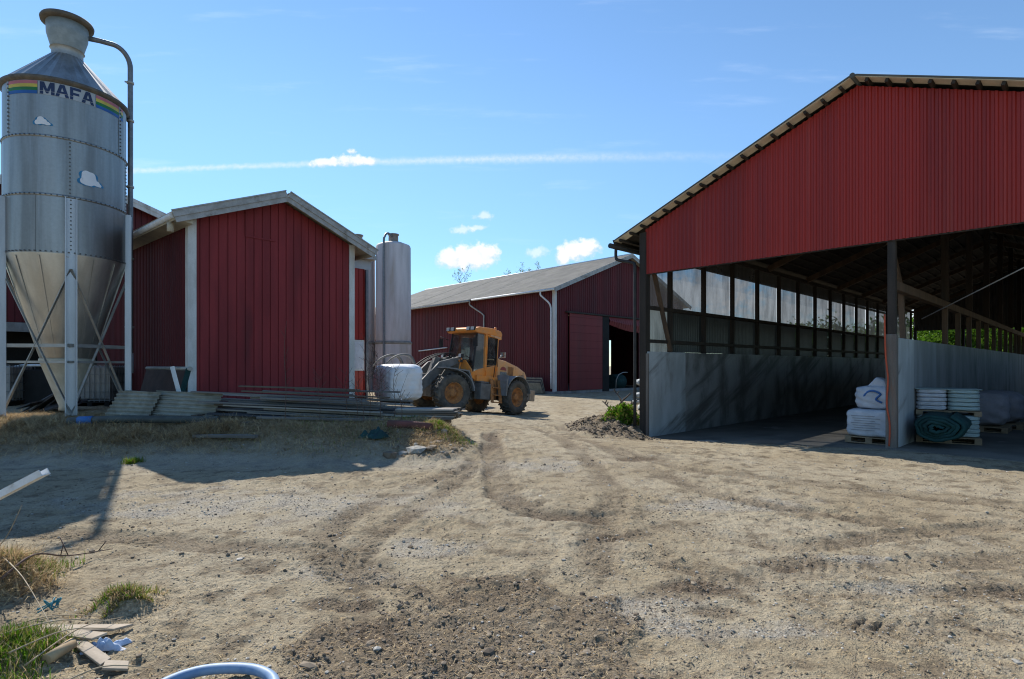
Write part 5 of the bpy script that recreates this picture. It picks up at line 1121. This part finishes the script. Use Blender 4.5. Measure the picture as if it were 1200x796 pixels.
# ------------------------------------------------------------------ foreground left: bar, hose, boards, tufts
p1 = Vector((-3.37, 4.0, .86)); p2 = Vector((-4.95, 3.95, .02)); L_ = (p2-p1).length
o = thing('white_channel_bar', 'white metal channel bar jutting up into the picture at the left edge', 'metal bar', p2, 0)
d = p1-p2; ch = MB(); ch.bar((0, 0, 0), d, .07, .008); ch.bar((0, -.035, .02), d+Vector((0, -.035, .02)), .007, .048); ch.bar((0, .035, .02), d+Vector((0, .035, .02)), .007, .048); ch.build('channel', 'white_metal', o)
o = MB().box(-.09, .09, -.1, .1, -.1, .56).build('wooden_block', 'board_brown'); o.location = (-4.05, 3.96, GZ(-4.05, 3.96)-.06); tag(o, 'wooden post propping up the white channel bar beyond the left edge', 'post')
hz = lambda x, y: GZ(x, y)+.035
pts = [(-1.70, 2.3), (-1.77, 2.55), (-1.74, 2.74), (-1.63, 2.865), (-1.46, 2.90), (-1.30, 2.87), (-1.18, 2.76), (-1.14, 2.55), (-1.18, 2.3)]
o = MB().tube([(a, b, c+.035+GZ(-1.5, 2.9)) for a, b, c in smooth_path([(x, y, .02) for x, y in pts], 6)], .027, 14).build('blue_hose', 'hose_blue'); tag(o, 'thick blue hose looping over the dirt at the bottom edge', 'hose')
FB = [((-2.60, 3.36), .42, .085, 8, 'board_fresh', 'pale broken board lying topmost and furthest back in the foreground scraps'), ((-2.60, 3.24), .40, .08, -6, 'board_fresh', 'pale broken board lying just in front of the furthest one'), ((-2.36, 3.10), .44, .06, -32, 'board_fresh', 'pale broken board slanting towards the blue hose'), ((-2.60, 3.18), .30, .05, -38, 'board_brown', 'dark broken board lying under the pale ones'), ((-2.10, 2.97), .16, .08, 2, 'board_fresh', 'short pale block of board at the near end of the scraps')]
for k, ((x, y), L_, w, rz, mm, lb) in enumerate(FB):
    z = GZ(x, y); b = MB(); j = [random.uniform(-.03, .03) for _ in range(4)]
    b.add([(-L_/2+j[0], -w/2, 0), (L_/2+j[1], -w/2, 0), (L_/2-j[2]*2, w/2, 0), (-L_/2+j[3], w/2, 0), (-L_/2+j[0], -w/2, .014), (L_/2+j[1], -w/2, .014), (L_/2-j[2]*2, w/2, .014), (-L_/2+j[3], w/2, .014)], [(3, 2, 1, 0), (4, 5, 6, 7), (0, 1, 5, 4), (1, 2, 6, 5), (2, 3, 7, 6), (3, 0, 4, 7)])
    o = b.build('broken_board', mm, None, .003); o.location = (x, y, z+.014+.012*(k % 3)); o.rotation_euler = (math.radians(4*((k % 3)-1)), math.radians(3), math.radians(rz)); tag(o, lb, 'board', 'broken boards in the foreground')
o = MB().tube([(-.07, 0, 0), (.07, .02, .02)], .030, 16).build('cut_log', ['log_end']); x, y = G(72, 783); o.location = (x, y, GZ(x, y)+.05); o.rotation_euler = (0, 0, 1.2); tag(o, 'short cut log with a pale end among the foreground scraps', 'log')
def twig(name, pts, r0, m, label, group=None, side=0):
    pts = smooth_path(pts, 5); b = MB(); b.tube(pts, [r0*(1-.7*i/len(pts)) for i in range(len(pts))], 6)
    for k in range(side):
        i = random.randint(len(pts)//4, len(pts)-2); p = Vector(pts[i]); b.tube([p, p+Vector((random.uniform(-.08, .08), random.uniform(-.05, .05), random.uniform(.04, .16)))], r0*.4, 5)
    o = b.build(name, m); return tag(o, label, 'twig', group)
def on(px, py, dz=0): x, y = G(px, py); return (x, y, GZ(x, y)+dz)
twig('branch', [on(2, 708, .10), on(40, 690, .12), on(80, 668, .10), on(132, 648, .03)], .010, 'twig', 'dark bent branch reaching from the grass tuft over the dirt', None, 4)
for k, (a, b_) in enumerate((((-20, 760), (120, 735)), ((-20, 785), (150, 742)), ((10, 796), (140, 755)), ((30, 800), (145, 733)), ((60, 820), (180, 800)), ((0, 690), (60, 760)))):
    p, q = on(*a, .05), on(*b_, .03+.02*(k % 3)); twig('dry_stalk', [p, ((p[0]+q[0])/2, (p[1]+q[1])/2, (p[2]+q[2])/2+.06), q], .005, 'stalk', 'pale dry stalk lying across the foreground boards at lower left', 'dry stalks in the foreground')
twig('dry_stalk_tall', [on(0, 640, .0), (-3.9, 4.3, .35), (-3.62, 4.1, .62)], .004, 'stalk', 'thin dry stalk standing at the left edge under the white bar')
# tall weeds before the shed and boards
def weed(px, pytop, pybase, y, label, group=None, nb=6):
    x = (px-600)/650*y; z0 = Z(x, y); top = CAMH+(428-pytop)/650*y; H_ = top-z0; b = MB(); pts = smooth_path([(0, 0, 0), (.02, 0, H_*.35), (-.02, .01, H_*.7), (.03, 0, H_)], 5)
    b.tube(pts, [.009*(1-.7*i/len(pts)) for i in range(len(pts))], 5)
    for k in range(nb):
        i = random.randint(len(pts)//3, len(pts)-2); p = Vector(pts[i]); s_ = random.choice((-1, 1)); b.tube([p, p+Vector((s_*random.uniform(.05, .2), random.uniform(-.1, .1), random.uniform(.08, .3)))], .0035, 4)
    o = b.build('dry_weed', 'twig'); o.location = (x, y, z0-.02); return tag(o, label, 'weed', group)
weed(334, 375, 512, 11.2, 'tallest thin bare weed stem standing in front of the shed boarding')
for px, t, y in ((433, 420, 11.6), (445, 440, 11.4), (462, 430, 11.7), (418, 445, 11.5), (374, 440, 11.3), (425, 455, 11.1), (470, 452, 11.3), (405, 432, 11.8)): weed(px, t, 0, y, 'thin bare weed stem rising before the right half of the board pile', 'bare weeds before the boards', 8)
# brambles beside the shed's right corner
for k, (px, t, y) in enumerate(((429, 392, 15.5), (436, 400, 15.8), (442, 412, 15.6), (432, 420, 15.2), (447, 425, 15.4))): weed(px, t, 0, y, 'leafless bramble stem behind the bale by the right corner of the shed', 'brambles at the shed corner', 16)
# root stump and pale stone on the spoil heap
def stone(x, y, s, m, label, nm='stone', grp=None, zo=0):
    r = random.Random(int(x*1000+y*77)); bm = bmesh.new(); bmesh.ops.create_icosphere(bm, subdivisions=2, radius=1)
    for v in bm.verts: v.co = Vector((v.co.x*s*1.2, v.co.y*s, v.co.z*s*.7))*(1+r.uniform(-.13, .13))
    me = bpy.data.meshes.new(nm); bm.to_mesh(me); bm.free(); me.materials.append(mat[m]); o = bpy.data.objects.new(nm, me); C.objects.link(o); o.location = (x, y, GZ(x, y)+s*.3+zo); o.rotation_euler = (0, 0, x*7); return tag(o, label, 'stone', grp)
for px, py, y, s in ((752, 446, 17.0, .16), (749, 462, 16.6, .13), (753, 476, 16.2, .15), (745, 470, 17.2, .12)):
    x = (px-600)/650*y; o = stone(x, y, s, 'concrete_pale', 'pale rough stone piled against the left end of the open barn', 'stone', 'stones by the barn corner'); o.location.z = CAMH+(428-py)/650*y-s*.3
for k, (a, b_) in enumerate((((712, 498, 16.4), (738, 462, 16.8)), ((725, 500, 16.2), (706, 470, 16.9)), ((740, 495, 16.0), (720, 458, 16.9)), ((733, 492, 16.2), (748, 468, 16.6)), ((716, 488, 16.5), (742, 478, 16.4)))):
    p, q = P(*a), P(*b_); m_ = (p+q)/2+Vector((0, 0, .12)); twig('root', [tuple(p), tuple(m_), tuple(q)], .045-.005*k, 'bark', 'grey brown root sticking out of the spoil heap by the barn corner', 'roots on the spoil heap', 5)
# ------------------------------------------------------------------ small stuff: grass, straw, stones
def blades(name, XY, H, lean, width, mats, kind='stuff', flat=0.0, zf=None, curve=.5):
    n = len(XY); az = RNG.uniform(0, 2*np.pi, n); h = H*RNG.uniform(.5, 1.2, n); le = np.clip(lean+RNG.normal(0, .25, n), 0, 1.5)
    z0 = zf(XY[:, 0], XY[:, 1])-.005; w = width*RNG.uniform(.6, 1.3, n)
    dx, dy = np.cos(az), np.sin(az); sx, sy = -dy, dx
    out = np.zeros((n, 5, 3))
    for k, (t, ww) in enumerate(((0, 1), (.55, .75), (1, 0))):
        r = h*(t*np.sin(le*(.6+.4*t))); zz = h*t*np.cos(le*(.6+curve*t))
        cx = XY[:, 0]+dx*r; cy = XY[:, 1]+dy*r; cz = z0+np.maximum(zz, .004+flat*0)
        if k < 2:
            out[:, 2*k] = np.stack([cx-sx*w*ww/2, cy-sy*w*ww/2, cz], 1); out[:, 2*k+1] = np.stack([cx+sx*w*ww/2, cy+sy*w*ww/2, cz], 1)
        else: out[:, 4] = np.stack([cx, cy, cz], 1)
    b = np.arange(n)[:, None]*5; q = b+np.array([[0, 1, 3, 2]]); t = b+np.array([[2, 3, 4]])
    mi = RNG.integers(0, len(mats), n); o = np_mesh(name, out.reshape(-1, 3), quads=q, tris=t, mats=mats, mi=np.concatenate([mi, mi]), smooth=False)
    return tag(o, kind=kind)
def scatter(n, x0, x1, y0, y1, dens=None):
    XY = np.stack([RNG.uniform(x0, x1, n), RNG.uniform(y0, y1, n)], 1)
    if dens is not None: XY = XY[RNG.uniform(0, 1, n) < dens(XY[:, 0], XY[:, 1])]
    return XY
def patch(cx, cy, r, n): a = RNG.uniform(0, 2*np.pi, n); q = r*np.sqrt(RNG.uniform(0, 1, n))*RNG.uniform(.75, 1.25, n)*(.75+.5*np.sin(a*3+cx)*np.sin(a*2+cy*5)+.2*np.sin(a*7)); return np.stack([cx+q*np.cos(a), cy+q*np.sin(a)], 1)
gz = lambda x, y: ground_z(x, y)
bd = lambda x, y: np.clip(bank_mask(x, y)*1.6-.15, 0, 1)*ss(y, 8.9, 9.9)*(.35+1.1*vnoise(x*1.3, y*1.6, 4))*(1-ss(y, 11.6, 12.4)*.6)
o = blades('dry_grass', scatter(150000, -12.5, -.6, 8.8, 13.0, bd), .22, 1.42, .007, ['straw', 'straw_dark', 'straw', 'straw_dark'], zf=gz)
o['label'] = 'matted dry grass covering the bank in front of the shed'; o['category'] = 'dry grass'
gy = np.concatenate([scatter(4500, -12, -.8, 9.4, 11.8, lambda x, y: bd(x, y)*ss(vnoise(x*.8, y*.8, 31), .62, .8)), patch(-1.35, 10.9, .5, 1500), patch(*G(482, 497, .4), .4, 900), patch(*G(155, 541, .05), .16, 500)])
o = blades('bank_green_grass', gy, .11, .5, .007, ['grass_yellow', 'grass_green'], zf=gz); o['label'] = 'sparse green grass shoots growing through the dry bank'; o['category'] = 'grass'
for k, (x, y) in enumerate((( -8.3, 10.7), (-7.2, 10.5), (-6.0, 10.75), (-9.6, 10.9), (-5.7, 10.95))):
    o = blades('straw_heap', patch(x, y, .6, 2600), .30, 1.28, .007, ['straw', 'straw_dark'], kind='thing', zf=lambda a, b: gz(a, b)+.02); tag(o, 'bushy tuft of matted dry straw on the grassy bank', 'straw tuft', 'straw tufts on the bank', 'thing')
for k, ((cx, cy), r, t) in enumerate(TUFTS):
    n = (5000, 3600, 1700)[k]
    lb = ('tall dry and green grass tuft at the left edge of the foreground', 'lush green grass tuft in the lower left corner', 'low green and straw tuft on a clod left of the hose')[k]
    o = blades('grass_tuft', patch(cx, cy, r*.95, n), (.17, .10, .075)[k], (1.05, .7, .8)[k], .0055, (['straw', 'straw_dark', 'straw'], ['grass_green', 'grass_green', 'grass_yellow', 'straw'], ['grass_yellow', 'straw', 'straw_dark', 'grass_green'])[k], kind='thing', zf=gz); tag(o, lb, 'grass tuft', None, 'thing')
    if k == 0:
        g2 = blades('green_blades', patch(cx-.05, cy+.18, .34, 1800), .10, .5, .006, ['grass_green', 'grass_yellow'], zf=gz); g2.parent = o; tag(g2, kind='stuff')
# nettles by the barn corner
hx, hy = (733-600)/650*15.9, 15.9
def leafy(name, cx, cy, r, n, hmax, size, mats, zf):
    XY = patch(cx, cy, r, n); hh = RNG.uniform(.05, 1, n)*hmax*(1-.6*(np.hypot(XY[:, 0]-cx, XY[:, 1]-cy)/r)**2); c = np.stack([XY[:, 0], XY[:, 1], zf(XY[:, 0], XY[:, 1])+hh], 1)
    return leafcloud(name, c, size, mats)
def leafcloud(name, c, size, mats):
    n = len(c); a = RNG.normal(0, 1, (n, 3)); a /= np.linalg.norm(a, axis=1)[:, None]; b = np.cross(a, RNG.normal(0, 1, (n, 3))); b /= np.linalg.norm(b, axis=1)[:, None]
    s = size*RNG.uniform(.6, 1.3, n)[:, None]; V = np.stack([c-a*s, c+b*s*.45, c+a*s, c-b*s*.45], 1).reshape(-1, 3)
    q = np.arange(n)[:, None]*4+np.arange(4)[None]
    return np_mesh(name, V, quads=q, mats=mats, mi=RNG.integers(0, len(mats), n))
o = leafy('nettle_patch', hx, hy, .62, 2600, .42, .05, ['grass_green', 'grass_yellow', 'grass_green'], gz); tag(o, 'bright green leafy weeds growing on the heap by the barn corner', 'weeds', None, 'thing')
o = blades('heap_straw', patch(hx+.1, hy+.6, .8, 1500), .2, 1.0, .01, ['straw', 'straw_dark'], zf=gz); o['label'] = 'loose straw strewn over the spoil heap'; o['category'] = 'straw'
# stones and clods as low-poly lumps
ico = bmesh.new(); bmesh.ops.create_icosphere(ico, subdivisions=1, radius=1); ico.verts.ensure_lookup_table()
IV = np.array([v.co[:] for v in ico.verts]); IF = np.array([[v.index for v in f.verts] for f in ico.faces]); ico.free()
def lumps(name, XY, size, mats, label, cat, sink=.35):
    n = len(XY); V = IV[None]*(1+RNG.uniform(-.28, .28, (n, len(IV), 1))); s = size[:, None, None]*np.stack([RNG.uniform(.8, 1.4, n), RNG.uniform(.7, 1.2, n), RNG.uniform(.45, .85, n)], 1)[:, None]
    V = V*s; t = RNG.uniform(0, 6.28, n)[:, None]; x = V[..., 0]*np.cos(t)-V[..., 1]*np.sin(t); y = V[..., 0]*np.sin(t)+V[..., 1]*np.cos(t)
    z = V[..., 2]+(gz(XY[:, 0], XY[:, 1])+size*(.5-sink))[:, None]; V = np.stack([x+XY[:, :1], y+XY[:, 1:], z], -1).reshape(-1, 3)
    F = (IF[None]+np.arange(n)[:, None, None]*len(IV)).reshape(-1, 3); mi = np.repeat(RNG.integers(0, len(mats), n), len(IF))
    o = np_mesh(name, V, tris=F, mats=mats, mi=mi, smooth=False); o['label'] = label; o['category'] = cat; return tag(o, kind='stuff')
def trkd(x, y):
    w_ = np.zeros(x.shape)
    for pts, w, dep, tr in TRACKS: d, al, sd = seg_dist(x, y, pts); w_ = np.maximum(w_, ss(w/2+.12-d, 0, .2)*ss(vnoise(al*1.4, al*0+w*9, 13), .3, .7)*(.5 if dep < .03 else 1))
    return w_
nb = lambda x, y: 1-in_barn(x, y)
def wedge(n, y0, y1, dens): 
    u = RNG.uniform(0, 1, n); y = y0*(y1/y0)**u; x = y*RNG.uniform(-1.0, 1.0, n); XY = np.stack([x, y], 1); return XY[RNG.uniform(0, 1, n) < dens(x, y)]
XY = wedge(90000, 2.6, 14, lambda x, y: np.clip(.22+soft_spots(x, y, GRAV, 52)*.9, 0, 1)*nb(x, y)*(.2+vnoise(x*2, y*2, 3)))
lumps('gravel', XY, .0026*RNG.lognormal(0, .55, len(XY))*(1+XY[:, 1]*.10), ['stone', 'grit', 'soil_pale', 'soil'], 'loose grey gravel strewn over the yard', 'gravel')
XY = wedge(46000, 2.6, 9, lambda x, y: np.clip(.06+trkd(x, y)*.7+clod_mask(x, y)*.7+soft_spots(x, y, SPOTS, 50)*.55, 0, 1)*nb(x, y))
lumps('dirt_clods', XY, .0045*RNG.lognormal(0, .55, len(XY)), ['soil', 'soil_pale', 'soil_pale'], 'crumbled dark clods of soil in the churned patches', 'soil clods')
XY = scatter(2600, 1.6, 4.2, 14.0, 18.5, lambda x, y: ss(1.35-np.hypot((x-3.0)/1.2, (y-16.3)/2.2), 0, .5)*nb(x, y))
lumps('heap_clods', XY, .018*RNG.lognormal(0, .6, len(XY)), ['soil', 'soil', 'soil_pale'], 'crumbly clods on the spoil heap by the barn corner', 'soil clods')
XY = scatter(900, -2.2, .6, 9.4, 14, lambda x, y: ss(bank_mask(x, y), .05, .3)*(1-ss(bank_mask(x, y), .7, .95)))
lumps('slope_clods', XY, .03*RNG.lognormal(0, .5, len(XY)), ['soil', 'soil_pale', 'stone'], 'loose clods and stones on the end slope of the bank', 'soil clods')
# straw bits lying flat
XY = wedge(32000, 2.6, 11, lambda x, y: np.clip(.35+.9*fbm(x, y, .8, 3, 12)+.25*clod_mask(x, y), .02, 1)*nb(x, y))
o = blades('straw_bits', XY, .045, 1.45, .0035, ['straw', 'straw_dark'], zf=lambda x, y: gz(x, y)+.008); o['label'] = 'short straw bits scattered over the dirt'; o['category'] = 'straw'

# ------------------------------------------------------------------ trees beyond the barns
def tree(name, label, x, y, H, cr, mats, nleaf, leaf, group, bare=False, seed=1, trunk=.35, col='bark'):
    r = np.random.default_rng(seed); rr = random.Random(seed); z = Z(x, y)
    root = thing(name, label, 'tree', (x, y, z-.1), 0, group); b = MB(); tips = []
    def limb(p, d, L, rad, lv):
        q = [p]; n = 4
        for i in range(n):
            d = (d+Vector((rr.uniform(-.22, .22), rr.uniform(-.22, .22), rr.uniform(-.05, .16)))).normalized(); q.append(q[-1]+d*L/n)
        b.tube(q, [rad*(1-.6*i/n) for i in range(n+1)], 6 if lv > 1 else 8, cap=False)
        if lv >= (4 if bare else 3): tips.extend(q[2:]); return
        for i in range(rr.randint(3, 5)):
            k = rr.randint(1, n); dd = (d*.7+Vector((rr.uniform(-1, 1), rr.uniform(-1, 1), rr.uniform(-.1, .7)))).normalized(); limb(q[k], dd, L*rr.uniform(.48, .7), rad*.5, lv+1)
        if lv > 1: tips.append(q[-1])
    limb(Vector((0, 0, 0)), Vector((0, 0, 1)), H*.5, trunk, 0)
    b.build('trunk', col, root)
    tp = np.array([t[:] for t in tips]); sc_ = H/max(tp[:, 2].max(), .1)
    cs = tp[r.integers(0, len(tp), nleaf)]+r.normal(0, 1, (nleaf, 3))*np.array([cr, cr, cr*.8])*(.045 if bare else .17)
    o = leafcloud('crown', cs, leaf, mats); o.parent = root
    return root
def bush_tree(name, label, x, y, H, cr, mats, nleaf, leaf, group, seed=1):
    """dense leafy crown: clumps of leaves spread through an uneven volume"""
    r = np.random.default_rng(seed); z = Z(x, y); root = thing(name, label, 'tree', (x, y, z-.1), 0, group)
    b = MB(); b.tube([(0, 0, 0), (.1, 0, H*.3), (-.1, .1, H*.7)], [.22, .17, .06], 8)
    for k in range(9):
        a = r.uniform(0, 6.28); h = H*r.uniform(.2, .6); b.tube([(0, 0, h), (math.cos(a)*cr*.4, math.sin(a)*cr*.4, h+H*.14), (math.cos(a)*cr*.75, math.sin(a)*cr*.75, h+H*.2)], [.08, .05, .02], 6)
    b.build('trunk', 'bark', root)
    nc = 70; a = r.uniform(0, 6.28, nc); h = r.uniform(.12, 1, nc); rad = cr*np.sqrt(r.uniform(.05, 1, nc))*np.sin(np.clip(h, .12, .96)*np.pi)**.5
    cc = np.stack([rad*np.cos(a), rad*np.sin(a), h*H], 1); s = cr*r.uniform(.14, .34, nc); i = r.integers(0, nc, nleaf)
    o = leafcloud('crown', cc[i]+r.normal(0, 1, (nleaf, 3))*s[i][:, None]*.62, leaf, mats); o.parent = root; return root
k = 0
for px, y, H, cr in ((1085, 50, 5.5, 2.6), (1112, 47, 5.0, 2.4), (1135, 52, 6.0, 2.8), (1160, 46, 5.0, 2.4), (1182, 50, 5.6, 2.7), (1205, 47, 5.2, 2.6), (1235, 50, 6, 3), (1270, 46, 6, 3)):
    k += 1; bush_tree('leafy_tree', 'fresh green leafy tree seen through the gap above the far end of the centre wall', (px-600)/650*y, y, H, cr, ['leaf_a', 'leaf_b', 'leaf_b'], 5200, .17, 'green trees beyond the open barn', seed=k)
for px, y, H, cr in ((905, 62, 5.4, 3.2), (935, 66, 6.5, 3), (962, 60, 6.3, 3.4), (1000, 64, 5.8, 3.4), (1035, 60, 6.0, 3.2), (1060, 66, 7.4, 3.6)):
    k += 1; bush_tree('hedge_tree', 'olive tree showing dimly through the plastic windows of the open barn', (px-600)/650*y, y, H, cr, ['leaf_b', 'leaf_a', 'conifer'], 3000, .24, 'trees behind the plastic windows', seed=k)
for px, y, H, sd in ((575, 76, 15.8, 3), (592, 80, 17.6, 9), (607, 78, 16.4, 5)):
    tree('spring_tree', ('budding tree at the left of three crowns over the machine barn roof', 'budding tree in the middle of three crowns over the machine barn roof', 'budding tree at the right of three crowns over the machine barn roof')[(575, 592, 607).index(px)], (px-600)/650*y, y, H, 2.6, ['leaf_sparse', 'leaf_sparse', 'leaf_b'], 5200, .085, 'budding trees behind the machine barn', bare=True, seed=sd, trunk=.22)
